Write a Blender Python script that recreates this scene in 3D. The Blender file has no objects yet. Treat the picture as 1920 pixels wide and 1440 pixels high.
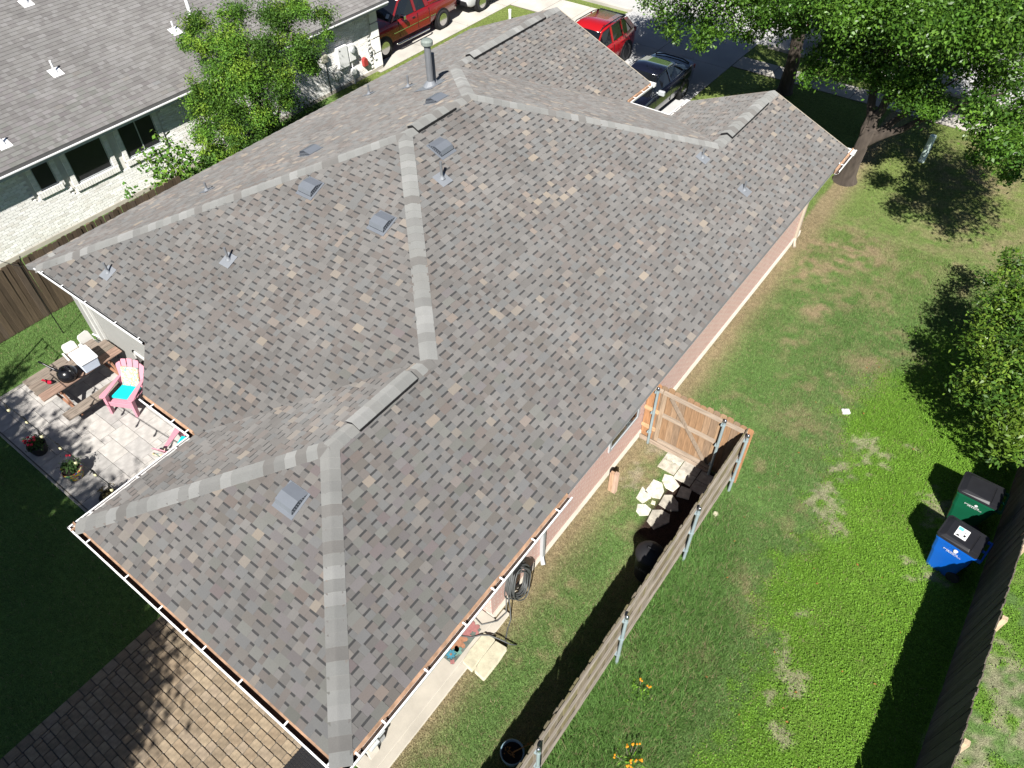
import bpy, math, random
import numpy as np
from mathutils import Vector, Matrix
random.seed(7); RNG = np.random.default_rng(11)
scene = bpy.context.scene
COLL = scene.collection
R = math.radians

# ------------------------------------------------------------------ camera, sky, sun, exposure
cam_d = bpy.data.cameras.new('camera'); cam = bpy.data.objects.new('camera', cam_d); COLL.objects.link(cam)
cam.location = (3.4755, -0.7579, 13.1323)
cam.rotation_euler = (0.7448, 0.0101, 0.6395)
cam_d.sensor_fit = 'HORIZONTAL'; cam_d.sensor_width = 36.0; cam_d.lens = 36.0 * 1376.9 / 1920.0
cam_d.clip_start = 0.1; cam_d.clip_end = 2000
scene.camera = cam
world = bpy.data.worlds.new('World'); scene.world = world; world.use_nodes = True
wt = world.node_tree; bg = wt.nodes['Background']
sky = wt.nodes.new('ShaderNodeTexSky'); sky.sky_type = 'NISHITA'; sky.sun_disc = False
SUNDIR = Vector((-0.43, 0.86, -1.0)).normalized()          # the way the light travels
sky.sun_elevation = math.asin(-SUNDIR.z); sky.sun_rotation = R(153.4); sky.altitude = 150; sky.air_density = .6; sky.dust_density = .3
wt.links.new(sky.outputs[0], bg.inputs[0]); bg.inputs[1].default_value = 0.05
sun_d = bpy.data.lights.new('sun', 'SUN'); sun_d.energy = 5.0; sun_d.angle = R(0.53); sun_d.color = (1.0, 0.965, 0.91)
sun = bpy.data.objects.new('sun', sun_d); COLL.objects.link(sun)
sun.rotation_euler = SUNDIR.to_track_quat('-Z', 'Y').to_euler(); sun.location = (8, -16, 30)
scene.view_settings.view_transform = 'Standard'; scene.view_settings.look = 'None'
scene.view_settings.exposure = 0.82; scene.view_settings.gamma = 1.0; scene.view_settings.use_curve_mapping = False

# ------------------------------------------------------------------ materials
MATS = {}
def mat(name, base=(.5, .5, .5), rough=.7, metal=0., var=.1, vs=5., bump=0., bs=60., attr=False, stretch=None,
        spec=.4, coat=0., trans=0., fine=0.):
    m = bpy.data.materials.new(name); m.use_nodes = True; nt = m.node_tree; N = nt.nodes; L = nt.links
    p = N['Principled BSDF']; p.inputs['Roughness'].default_value = rough; p.inputs['Metallic'].default_value = metal
    p.inputs['Specular IOR Level'].default_value = spec
    if rough > .7 and 'Diffuse Roughness' in p.inputs: p.inputs['Diffuse Roughness'].default_value = 1.0
    if coat: p.inputs['Coat Weight'].default_value = coat; p.inputs['Coat Roughness'].default_value = .06
    tc = N.new('ShaderNodeTexCoord'); src = tc.outputs['Object']
    if stretch:
        mp = N.new('ShaderNodeMapping'); mp.inputs['Scale'].default_value = stretch; L.new(src, mp.inputs[0]); src = mp.outputs[0]
    if attr:
        a = N.new('ShaderNodeVertexColor'); a.layer_name = 'Col'; colout = a.outputs[0]
    else:
        rgb = N.new('ShaderNodeRGB'); rgb.outputs[0].default_value = (*base, 1); colout = rgb.outputs[0]
    def modulate(colout, scale, amt, detail=5.):
        nz = N.new('ShaderNodeTexNoise'); nz.inputs['Scale'].default_value = scale; nz.inputs['Detail'].default_value = detail
        L.new(src, nz.inputs['Vector'])
        mr = N.new('ShaderNodeMapRange'); mr.inputs[1].default_value = .28; mr.inputs[2].default_value = .72
        mr.inputs[3].default_value = 1 - amt; mr.inputs[4].default_value = 1 + amt; L.new(nz.outputs[0], mr.inputs[0])
        mx = N.new('ShaderNodeVectorMath'); mx.operation = 'SCALE'
        L.new(colout, mx.inputs[0]); L.new(mr.outputs[0], mx.inputs[3]); return mx.outputs[0]
    if var: colout = modulate(colout, vs, var)
    if fine: colout = modulate(colout, bs * 2.2, fine, 2.)
    L.new(colout, p.inputs['Base Color'])
    if bump:
        nb = N.new('ShaderNodeTexNoise'); nb.inputs['Scale'].default_value = bs; nb.inputs['Detail'].default_value = 4
        L.new(src, nb.inputs['Vector']); b = N.new('ShaderNodeBump'); b.inputs['Strength'].default_value = bump
        b.inputs['Distance'].default_value = .01; L.new(nb.outputs[0], b.inputs['Height']); L.new(b.outputs[0], p.inputs['Normal'])
    if trans:
        t = N.new('ShaderNodeBsdfTranslucent'); L.new(colout, t.inputs[0]); ms = N.new('ShaderNodeMixShader')
        ms.inputs[0].default_value = trans; L.new(p.outputs[0], ms.inputs[1]); L.new(t.outputs[0], ms.inputs[2])
        L.new(ms.outputs[0], N['Material Output'].inputs[0])
    MATS[name] = m; return m
mat('shingle', attr=True, rough=.92, var=.1, vs=.9, fine=.14, bs=70, bump=.35, spec=.15)
mat('deck', (.1, .1, .1), rough=.9)
mat('cap', attr=True, rough=.92, var=.06, vs=3, fine=.13, bs=70, bump=.35, spec=.15)
mat('white_metal', (.86, .86, .86), rough=.35, var=.04)
mat('offwhite', (.6, .6, .57), rough=.5, var=.08)
mat('tan_paint', (.425, .374, .297), rough=.55, var=.07)
mat('gutter_in', (.05, .032, .024), rough=.9, var=.4, vs=9)
mat('drip', (.323, .2, .128), rough=.85, var=.4, vs=7, bump=.3, bs=40)
mat('gray_metal', (0.144, 0.158, 0.181), rough=.5, var=.05)
mat('gray_dark', (.045, .052, .065), rough=.6, var=.1)
mat('pipe_gray', (.158, .165, .176), rough=.5, var=.1)
mat('pipe_flash', (0.211, 0.225, 0.246), rough=.5, var=.06)
mat('pipe_cap', (.208, .24, .216), rough=.5, var=.1)
mat('black_gap', (.007, .007, .008), rough=.8, var=.2)
mat('gray_wall', (.306, .306, .289), rough=.7, var=.04, vs=2)
mat('cream', (0.416, 0.385, 0.330), rough=.8, var=.12, vs=3, bump=.15, bs=30)
mat('concrete', (0.356, 0.337, 0.302), rough=.88, var=.16, vs=1.1, fine=.08, bs=40, bump=.2)
mat('concrete_dark', (.34, .34, .34), rough=.9, var=.14, vs=.7, fine=.08, bs=30, bump=.2)
mat('road', (.34, .34, .332), rough=.9, var=.12, vs=.5, fine=.1, bs=30, bump=.2)
mat('tile', attr=True, rough=.75, var=.2, vs=6, fine=.07, bs=40, bump=.12)
mat('paver', attr=True, rough=.9, var=.22, vs=9, fine=.14, bs=50, bump=.5)
mat('joint', (.13, .115, .095), rough=.95, var=.3, vs=20)
mat('brick_n', attr=True, rough=.8, var=.06, vs=8, fine=.08, bs=40, bump=.4)
mat('mortar', (.68, .66, .62), rough=.95, var=.1)
mat('screen', (.03, .03, .033), rough=.4, var=.1)
mat('glass_dark', (.008, .009, .012), rough=.06, var=0, spec=.8)
mat('glass_blue', (.02, .035, .055), rough=.05, var=0, spec=.9)
mat('wood_gray', attr=True, rough=.88, var=.3, vs=9, stretch=(4, 4, .35), bump=.4, bs=30)
mat('wood_x', attr=True, rough=.88, var=.3, vs=9, stretch=(.35, 4, 4), bump=.4, bs=30)
mat('wood_y', attr=True, rough=.88, var=.32, vs=9, stretch=(4, .35, 4), bump=.4, bs=30)
mat('steel', (.3, .37, .385), rough=.45, metal=.1, var=.1)
mat('steel_cap', (0.400, 0.432, 0.464), rough=.22, metal=.9, var=.05)
mat('pink', (.561, .255, .315), rough=.5, var=.05, vs=3)
mat('teal', (0., .451, .476), rough=.8, var=.06, vs=8)
mat('white_plastic', (0.687, 0.679, 0.646), rough=.5, var=.05)
mat('foam', (0.774, 0.774, 0.774), rough=.8, var=.03)
mat('foam_shaded', (.45, .5, .58), rough=.8, var=.05)  # sides of the white cooler, their grey-blue shading put into the colour
mat('black_plastic', (.009, .009, .011), rough=.25, var=.1)
mat('black_matte', (.014, .014, .016), rough=.6, var=.1)
mat('red_paint', (.357, .007, .01), rough=.22, var=.03, coat=.8)
mat('red_truck', (.221, .009, .012), rough=.22, var=.05, coat=.8)
mat('navy_paint', (.006, .007, .016), rough=.14, var=.0, coat=1., spec=.7)
mat('white_paint', (.675, .684, .702), rough=.2, var=.02, coat=.7)
mat('chrome', (.7, .7, .72), rough=.12, metal=1., var=.04)
mat('rubber', (.02, .02, .022), rough=.75, var=.2)
mat('lamp_red', (.25, .005, .008), rough=.15, var=0, coat=.6)
mat('lamp_clear', (.6, .6, .6), rough=.1, var=0)
mat('bin_blue', (.004, .105, .5), rough=.42, var=.07, vs=3)
mat('bin_green', (.005, .093, .044), rough=.45, var=.1, vs=3)
mat('bin_lid', (.018, .018, .021), rough=.3, var=.15, vs=4)
mat('mark_white', (.8, .8, .8), rough=.6, var=0)
mat('mark_gray', (.2, .2, .2), rough=.6, var=0)
mat('mark_teal', (.15, .6, .5), rough=.6, var=0)
mat('limestone', (0.453, 0.422, 0.315), rough=.9, var=.16, vs=7, bump=.6, bs=25, fine=.08)
mat('flag', attr=True, rough=.9, var=.28, vs=10, bump=.6, bs=25, fine=.1)
mat('mulch', (.03, .02, .015), rough=1, var=.5, vs=30, bump=.8, bs=60)
mat('hose', (.085, .09, .09), rough=.5, var=.15, vs=10)
mat('ceramic_blue', (.2, .3, .36), rough=.2, var=.1, vs=4)
mat('soil', (.016, .011, .009), rough=1, var=.4, vs=30)
mat('leafy', attr=True, rough=.55, var=0, spec=.18, trans=.16)
mat('leafgloss', attr=True, rough=.38, var=0, spec=.28, trans=.22)
mat('grassblade', attr=True, rough=.6, var=0, spec=.2, trans=.2)
mat('bark', (.064, .051, .041), rough=.95, var=.35, vs=7, bump=1., bs=22, stretch=(1.4, 1.4, .35))
mat('bark_pale', (.16, .136, .112), rough=.9, var=.3, vs=9, bump=.5, bs=22)
mat('petal_red', (.42, .006, .03), rough=.6, var=.2)
mat('petal_yellow', (.637, .255, .004), rough=.6, var=.15)
mat('dry_leaf', (.26, .12, .03), rough=.8, var=.3)
mat('rug_base', (.11, .13, .115), rough=.95, var=.3, vs=14)
mat('rug_pink', (.3, .13, .125), rough=.95, var=.2, vs=18)
mat('rug_orange', (.31, .155, .09), rough=.95, var=.3, vs=18)
mat('rug_blue', (.05, .2, .27), rough=.95, var=.2, vs=18)
mat('rug_teal', (.13, .25, .21), rough=.95, var=.2, vs=18)
mat('cable_black', (.012, .012, .012), rough=.5, var=0)
mat('bulb', (.62, .58, .35), rough=.1, var=0)
mat('pvc', (.78, .8, .78), rough=.4, var=.03)
mat('utility_green', (.6, .72, .66), rough=.5, var=.06)
mat('util_gray', (.442, .468, .484), rough=.45, var=.04)
mat('util_beige', (.42, .4, .33), rough=.5, var=.05)
mat('red_box', (.38, .05, .045), rough=.5, var=.05)

def special_mats():
    # lawn: zone colours come from the mesh; the nodes add tufts, straw and soil flecks
    m = bpy.data.materials.new('lawn'); m.use_nodes = True; nt = m.node_tree; N = nt.nodes; L = nt.links; p = N['Principled BSDF']
    p.inputs['Roughness'].default_value = .95; p.inputs['Specular IOR Level'].default_value = .1
    a = N.new('ShaderNodeVertexColor'); a.layer_name = 'Col'; tc = N.new('ShaderNodeTexCoord')
    out = a.outputs[0]
    for sc, amt in ((.9, .1), (9., .25), (38., .45), (120., .45)):
        nz = N.new('ShaderNodeTexNoise'); nz.inputs['Scale'].default_value = sc; nz.inputs['Detail'].default_value = 6; L.new(tc.outputs['Object'], nz.inputs['Vector'])
        mr = N.new('ShaderNodeMapRange'); mr.inputs[1].default_value = .3; mr.inputs[2].default_value = .7; mr.inputs[3].default_value = 1 - amt; mr.inputs[4].default_value = 1 + amt
        L.new(nz.outputs[0], mr.inputs[0]); mx = N.new('ShaderNodeVectorMath'); mx.operation = 'SCALE'; L.new(out, mx.inputs[0]); L.new(mr.outputs[0], mx.inputs[3]); out = mx.outputs[0]
    L.new(out, p.inputs['Base Color'])
    nb = N.new('ShaderNodeTexNoise'); nb.inputs['Scale'].default_value = 60; nb.inputs['Detail'].default_value = 5; L.new(tc.outputs['Object'], nb.inputs['Vector'])
    b = N.new('ShaderNodeBump'); b.inputs['Strength'].default_value = .8; b.inputs['Distance'].default_value = .03; L.new(nb.outputs[0], b.inputs['Height']); L.new(b.outputs[0], p.inputs['Normal'])
    MATS['lawn'] = m
    # the pink brick wall: courses too thin to tell apart from up here
    m = bpy.data.materials.new('brick_pink'); m.use_nodes = True; nt = m.node_tree; N = nt.nodes; L = nt.links; p = N['Principled BSDF']
    p.inputs['Roughness'].default_value = .9
    tc = N.new('ShaderNodeTexCoord'); sx = N.new('ShaderNodeSeparateXYZ'); cx = N.new('ShaderNodeCombineXYZ')
    L.new(tc.outputs['Object'], sx.inputs[0]); ad = N.new('ShaderNodeMath'); ad.operation = 'ADD'; L.new(sx.outputs[0], ad.inputs[0]); L.new(sx.outputs[1], ad.inputs[1])
    L.new(ad.outputs[0], cx.inputs[0]); L.new(sx.outputs[2], cx.inputs[1])
    br = N.new('ShaderNodeTexBrick'); br.inputs['Color1'].default_value = (.62, .37, .31, 1); br.inputs['Color2'].default_value = (.68, .44, .38, 1)
    br.inputs['Mortar'].default_value = (.72, .62, .56, 1); br.inputs['Scale'].default_value = 1.0; br.inputs['Mortar Size'].default_value = .008
    br.inputs['Brick Width'].default_value = .21; br.inputs['Row Height'].default_value = .077; br.inputs['Bias'].default_value = .1
    L.new(cx.outputs[0], br.inputs['Vector']); L.new(br.outputs[0], p.inputs['Base Color'])
    b = N.new('ShaderNodeBump'); b.inputs['Strength'].default_value = .6; b.inputs['Distance'].default_value = .01; b.invert = True; L.new(br.outputs['Fac'], b.inputs['Height']); L.new(b.outputs[0], p.inputs['Normal'])
    MATS['brick_pink'] = m
    # flowered cushion and painted pot: blotches of print colour on a pale ground
    def blotch(name, ground, cols, scale, thr, rough):
        m = bpy.data.materials.new(name); m.use_nodes = True; nt = m.node_tree; N = nt.nodes; L = nt.links; p = N['Principled BSDF']; p.inputs['Roughness'].default_value = rough
        tc = N.new('ShaderNodeTexCoord'); cur = None
        rgb = N.new('ShaderNodeRGB'); rgb.outputs[0].default_value = (*ground, 1); cur = rgb.outputs[0]
        for i, c in enumerate(cols):
            nz = N.new('ShaderNodeTexNoise'); nz.noise_dimensions = '4D'; nz.inputs['Scale'].default_value = scale; nz.inputs['W'].default_value = i * 7.3; nz.inputs['Detail'].default_value = 1.5
            L.new(tc.outputs['Object'], nz.inputs['Vector'])
            g = N.new('ShaderNodeMath'); g.operation = 'GREATER_THAN'; g.inputs[1].default_value = thr; L.new(nz.outputs[0], g.inputs[0])
            mx = N.new('ShaderNodeMix'); mx.data_type = 'RGBA'; L.new(g.outputs[0], mx.inputs['Factor']); L.new(cur, mx.inputs['A']); mx.inputs['B'].default_value = (*c, 1); cur = mx.outputs['Result']
        L.new(cur, p.inputs['Base Color']); MATS[name] = m
    blotch('floral', (.6, .55, .44), [(.3, .36, .24), (.55, .36, .22), (.2, .36, .33), (.55, .46, .18)], 18, .58, .9)
    blotch('talavera', (.06, .07, .16), [(.5, .12, .05), (.55, .4, .04), (.1, .25, .1), (.4, .3, .2)], 11, .55, .25)
special_mats()

# ------------------------------------------------------------------ mesh builder
class MB:
    def __init__(s): s.v = []; s.f = []; s.c = []; s.m = []; s.cm = 0
    def add(s, vs, fs, col=None):
        o = len(s.v); s.v.extend([tuple(p) for p in vs])
        for f in fs: s.f.append(tuple(i + o for i in f)); s.c.append(col); s.m.append(s.cm)
    def box(s, x0, x1, y0, y1, z0, z1, col=None, M=None):
        vs = [(x, y, z) for z in (z0, z1) for y in (y0, y1) for x in (x0, x1)]
        if M is not None: vs = [M @ Vector(p) for p in vs]
        s.add(vs, [(0, 2, 3, 1), (4, 5, 7, 6), (0, 1, 5, 4), (2, 6, 7, 3), (0, 4, 6, 2), (1, 3, 7, 5)], col)
    def cbox(s, c, d, M=None, col=None):
        s.box(c[0] - d[0] / 2, c[0] + d[0] / 2, c[1] - d[1] / 2, c[1] + d[1] / 2, c[2] - d[2] / 2, c[2] + d[2] / 2, col, M)
    def prism(s, pts, z0, z1, col=None, M=None, top=None):
        n = len(pts); tp = top or pts
        vs = [(x, y, z0) for x, y in pts] + [(x, y, z1) for x, y in tp]
        if M is not None: vs = [M @ Vector(p) for p in vs]
        s.add(vs, [tuple(range(n - 1, -1, -1)), tuple(range(n, 2 * n))] + [(i, (i + 1) % n, n + (i + 1) % n, n + i) for i in range(n)], col)
    def tube(s, pts, r, n=8, col=None, cap=True):
        pts = [Vector(p) for p in pts]; k = len(pts); rs = r if isinstance(r, (list, tuple)) else [r] * k
        vs = []; up = None
        for i, p in enumerate(pts):
            d = (pts[min(i + 1, k - 1)] - pts[max(i - 1, 0)])
            d = d.normalized() if d.length > 1e-9 else Vector((0, 0, 1))
            if up is None: a = d.orthogonal().normalized()
            else:
                a = up - d * up.dot(d); a = a.normalized() if a.length > 1e-6 else d.orthogonal().normalized()
            up = a; b = d.cross(a)
            for j in range(n):
                t = 2 * math.pi * j / n; vs.append(p + (a * math.cos(t) + b * math.sin(t)) * rs[i])
        fs = [(i * n + j, i * n + (j + 1) % n, (i + 1) * n + (j + 1) % n, (i + 1) * n + j) for i in range(k - 1) for j in range(n)]
        if cap: fs += [tuple(range(n - 1, -1, -1)), tuple(range((k - 1) * n, k * n))]
        s.add(vs, fs, col)
    def lathe(s, prof, cx=0, cy=0, z=0, n=20, col=None, M=None):
        k = len(prof); vs = [(cx + r * math.cos(2 * math.pi * j / n), cy + r * math.sin(2 * math.pi * j / n), z + h) for r, h in prof for j in range(n)]
        if M is not None: vs = [M @ Vector(p) for p in vs]
        fs = [(i * n + j, i * n + (j + 1) % n, (i + 1) * n + (j + 1) % n, (i + 1) * n + j) for i in range(k - 1) for j in range(n)]
        fs += [tuple(range(n - 1, -1, -1)), tuple(range((k - 1) * n, k * n))]
        s.add(vs, fs, col)
    def mesh(s, name, mats, smooth=False):
        me = bpy.data.meshes.new(name); me.from_pydata(s.v, [], s.f)
        for m in (mats if isinstance(mats, (list, tuple)) else [mats]): me.materials.append(MATS[m])
        if any(s.m): me.polygons.foreach_set('material_index', s.m)
        if any(c is not None for c in s.c):
            at = me.color_attributes.new('Col', 'FLOAT_COLOR', 'CORNER'); arr = []
            for f, c in zip(s.f, s.c): arr.extend((*(c or (.5, .5, .5)), 1.0) * len(f))
            at.data.foreach_set('color', arr)
        if smooth: me.polygons.foreach_set('use_smooth', [True] * len(me.polygons))
        me.update(); return me
    def build(s, name, mats, parent=None, smooth=False, bevel=0, loc=None, rotz=0, seg=2):
        return link(name, s.mesh(name, mats, smooth), parent, bevel, loc, rotz, seg)
def link(name, me, parent=None, bevel=0, loc=None, rotz=0, seg=2):
    o = bpy.data.objects.new(name, me); COLL.objects.link(o)
    if parent is not None: o.parent = parent
    if loc is not None: o.location = loc
    if rotz: o.rotation_euler = (0, 0, rotz)
    if bevel:
        b = o.modifiers.new('bevel', 'BEVEL'); b.width = bevel; b.segments = seg; b.limit_method = 'ANGLE'
    return o
def thing(name, label, cat, loc=(0, 0, 0), rotz=0., group=None):
    o = bpy.data.objects.new(name, None); COLL.objects.link(o); o.location = loc; o.rotation_euler = (0, 0, rotz); o.empty_display_size = .2
    return tag(o, label, cat, group)
def tag(o, label, cat, group=None):
    o['label'] = label; o['category'] = cat
    if group: o['group'] = group
    return o
def struct(o): o['kind'] = 'structure'; return o
def stuff(o): o['kind'] = 'stuff'; return o
def part(name, m, parent, fn, **k):
    b = MB(); fn(b); return b.build(name, m, parent, **k)
def copy_tree(o, parent=None):
    c = o.copy(); COLL.objects.link(c); c.parent = parent
    for ch in o.children: copy_tree(ch, c)
    return c
def raw_mesh(name, co, tris, cols, m, nv=3):
    """fast mesh: co (n,3), tris (k,nv), per-vertex colours"""
    me = bpy.data.meshes.new(name); n = len(co); k = len(tris)
    me.vertices.add(n); me.vertices.foreach_set('co', np.ascontiguousarray(co, dtype=np.float32).ravel())
    me.loops.add(k * nv); me.loops.foreach_set('vertex_index', np.ascontiguousarray(tris, dtype=np.int32).ravel())
    me.polygons.add(k); me.polygons.foreach_set('loop_start', np.arange(0, k * nv, nv, dtype=np.int32)); me.polygons.foreach_set('loop_total', np.full(k, nv, dtype=np.int32))
    at = me.color_attributes.new('Col', 'FLOAT_COLOR', 'POINT'); c4 = np.ones((n, 4), dtype=np.float32); c4[:, :3] = cols; at.data.foreach_set('color', c4.ravel())
    me.materials.append(MATS[m]); me.update(calc_edges=True); return me
def vnoise(x, y, seed=0):
    xi = np.floor(x).astype(np.int64); yi = np.floor(y).astype(np.int64); fx = x - xi; fy = y - yi
    fx = fx * fx * (3 - 2 * fx); fy = fy * fy * (3 - 2 * fy)
    def h(a, b):
        v = np.sin(a * 127.1 + b * 311.7 + seed * 74.7) * 43758.5453; return v - np.floor(v)
    return (h(xi, yi) * (1 - fx) + h(xi + 1, yi) * fx) * (1 - fy) + (h(xi, yi + 1) * (1 - fx) + h(xi + 1, yi + 1) * fx) * fy
def fbm(x, y, seed=0, o=4):
    r = 0; a = .5; t = 0
    for i in range(o): r = r + a * vnoise(x * 2 ** i, y * 2 ** i, seed + i); t += a; a *= .5
    return r / t
def jit(c, a): return tuple(max(0., v * (1 + random.uniform(-a, a))) for v in c)
def jit1(c, a):
    k = 1 + random.uniform(-a, a); return tuple(v * k for v in c)

# ------------------------------------------------------------------ measures of the house (X right, Y to the street)
EG = 2.6; G = .12; E0 = 2.63; PT = .4097
W1 = 6.448; U2 = 5.631; WM = 13.81; U4 = 11.432; WF = 5.106; UF = 19.33; WG = 7.414; UG = 19.716
UE = U2 - W1 / 2; UFR = U4 + WM / 2; WALL = .58

# ------------------------------------------------------------------ ground
def zones(x, y):
    """straw, clover, tall, soil weights of the lawn at x, y"""
    n1 = fbm(x * .55, y * .55, 3); n2 = fbm(x * 1.7, y * 1.7, 9); n3 = fbm(x * 4.5, y * 4.5, 5)
    side = (x > 1.7) & (x < 6.6)
    edge = 3.15 + .95 * (fbm(y * .5, x * 0 + 3., 21) - .5) * 2 + .35 * (n2 - .5) * 2 + np.clip((4.6 - y) * .22, 0, .9)
    clover = np.clip((x - edge + (n3 - .5) * 1.1) / .7, 0, 1) * np.clip((16.2 + n1 * 2 - y) / 1.2, 0, 1) * (x < 7.2)
    clover = np.where(x > 6.6, .75 * (n2 > .42), clover)
    tall = np.clip((edge - .1 - x) / .4, 0, 1) * np.clip((8.2 - y - (x - 2) * .9 + n1) / 1., 0, 1) * (x > 1.6)
    straw = np.clip((n2 * .6 + n3 * .4 - .55) * 6, 0, 1) * .6 * (x > -1)
    straw = np.maximum(straw, np.exp(-((x + .55) / .5) ** 2) * (x > -.7) * (.75 + .7 * n3))
    straw = np.maximum(straw, np.exp(-((x - 1.05) / .3) ** 2) * (y < 8) * (x < 1.5) * n2 * .8)
    for cx, cy, r, s in ((-.1, 17.9, 1.4, 1.3), (.9, 18.8, 1.4, 1.), (1.1, 15.8, .55, .9), (1., 14.2, .7, .6), (1.6, 16.6, .6, .6), (3.1, 14.4, .75, .9), (2.9, 13.2, .45, .8), (3.1, 25., 1.8, .8), (3.8, 21.5, 2.4, .6),
                         (-.2, 9.2, .75, 1.), (.1, 8.5, .8, .8), (1.9, 17.6, 1., .5), (2.2, 11.8, .8, .5), (-.35, 7.2, .6, .9), (-.2, 5.2, .6, .9), (-.2, 1.3, .5, .9)):
        straw = np.maximum(straw, s * np.exp(-((x - cx) ** 2 + (y - cy) ** 2) / r ** 2) * np.clip((n3 - .3) * 3.2, 0, 1.3))
    soil = 0 * x
    for cx, cy, r in ((3.6, 11.15, .3), (3.62, 12.1, .26), (3.75, 11.6, .2), (4.2, 11.8, .22), (4.63, 12.6, .16), (3.57, 9.8, .3), (3.4, 10.2, .3), (3.8, 9.75, .3), (4.05, 6.55, .22), (4.33, 6.1, .25), (4.57, 5.06, .2), (5.62, 9.7, .34),
                      (4.1, 7.4, .16), (4.2, 5.6, .15), (7.3, 8.5, .5), (7.24, 6.6, .6), (7.9, 7.6, .5), (7.6, 5.4, .5), (5.7, 11.3, .5), (-.1, 9.35, .4), (.0, 8.2, .35)):
        soil = np.maximum(soil, np.exp(-((x - cx) ** 2 + (y - cy) ** 2) / (r * 1.15) ** 2))
    n5 = fbm(x * 7, y * 7, 15); soil = np.clip((soil - .55 + (n5 - .5) * 2.6) * 2.2, 0, .62) * (soil > .2)
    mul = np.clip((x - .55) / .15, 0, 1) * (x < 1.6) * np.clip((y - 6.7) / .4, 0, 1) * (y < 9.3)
    return np.clip(straw, 0, 1), clover, tall, soil, n1, mul
C_GRASS = np.array((.118, .208, .056)); C_YG = np.array((.195, .25, .066)); C_CLOV = np.array((.13, .256, .028)); C_TALL = np.array((.098, .195, .044))
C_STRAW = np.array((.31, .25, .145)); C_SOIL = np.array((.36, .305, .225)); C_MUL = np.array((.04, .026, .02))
def lawn_col(x, y, blades=False):
    st, cl, ta, so, n1, mul = zones(x, y)
    f = np.clip((y - 16) / 8, 0, 1)[:, None] * .8
    f = np.maximum(f, (np.clip((-x - 10) / 4, 0, 1) * np.clip((y - 16) / 3, 0, 1))[:, None])
    c = C_GRASS * (1 - f) + C_YG * f
    c = c * (1 - cl[:, None]) + C_CLOV * cl[:, None]
    c = c * (1 - ta[:, None]) + C_TALL * ta[:, None]
    st = st * (1 - .8 * cl) * (1 - .7 * ta)
    c = c * (1 - st[:, None]) + C_STRAW * st[:, None]
    c = c * (1 - so[:, None]) + C_SOIL * so[:, None]
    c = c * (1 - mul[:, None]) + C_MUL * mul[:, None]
    return c * (.85 + .3 * n1[:, None])
def build_lawn():
    xs = np.arange(-24, 14.01, .1); ys = np.arange(-8, 36.01, .1); X, Y = np.meshgrid(xs, ys); nx, ny = len(xs), len(ys)
    x = X.ravel(); y = Y.ravel(); co = np.stack([x, y, np.zeros_like(x)], 1)
    i = (np.arange(ny - 1)[:, None] * nx + np.arange(nx - 1)[None]).ravel(); q = np.stack([i, i + 1, i + nx + 1, i + nx], 1)
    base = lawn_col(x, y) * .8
    B = 500.; x0, x1, y0, y1 = xs[0], xs[-1], ys[0], ys[-1]
    ring = np.array([(-B, -B, 0), (B, -B, 0), (B, B, 0), (-B, B, 0), (x0, y0, 0), (x1, y0, 0), (x1, y1, 0), (x0, y1, 0)]); n = len(co)
    rq = np.array([(0, 1, 5, 4), (1, 2, 6, 5), (2, 3, 7, 6), (3, 0, 4, 7)]) + n
    co = np.vstack([co, ring]); base = np.vstack([base, np.tile(C_GRASS * .8, (8, 1))]); q = np.vstack([q, rq])
    struct(link('ground', raw_mesh('ground', co, q, base, 'lawn', 4)))
build_lawn()
def blocked(x, y):
    """where hard surfaces or buildings cover the soil"""
    b = (x > -13.7) & (x < -.58) & (y > .5) & (y < 18.8)
    b |= (x > -5.7) & (x < -.35) & (y < 4.8)
    b |= (x > -13.4) & (x < -6) & (y > .64) & (y < 4)
    b |= (x < -18.4) & (y < 28) & (x > -30)
    b |= (x > -13.4) & (x < -7.05) & (y > 18)
    b |= (y > 27.95) & (y < 29.1); b |= (y > 30.4)
    b |= (np.abs(x - 1.67) < .06) & (y < 9.4)
    b |= (x > .5) & (x < 1.6) & (y > 6.9) & (y < 9.3)
    b |= (x > -.5) & (x < .02) & (y > 2.87) & (y < 3.47)
    return b
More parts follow.
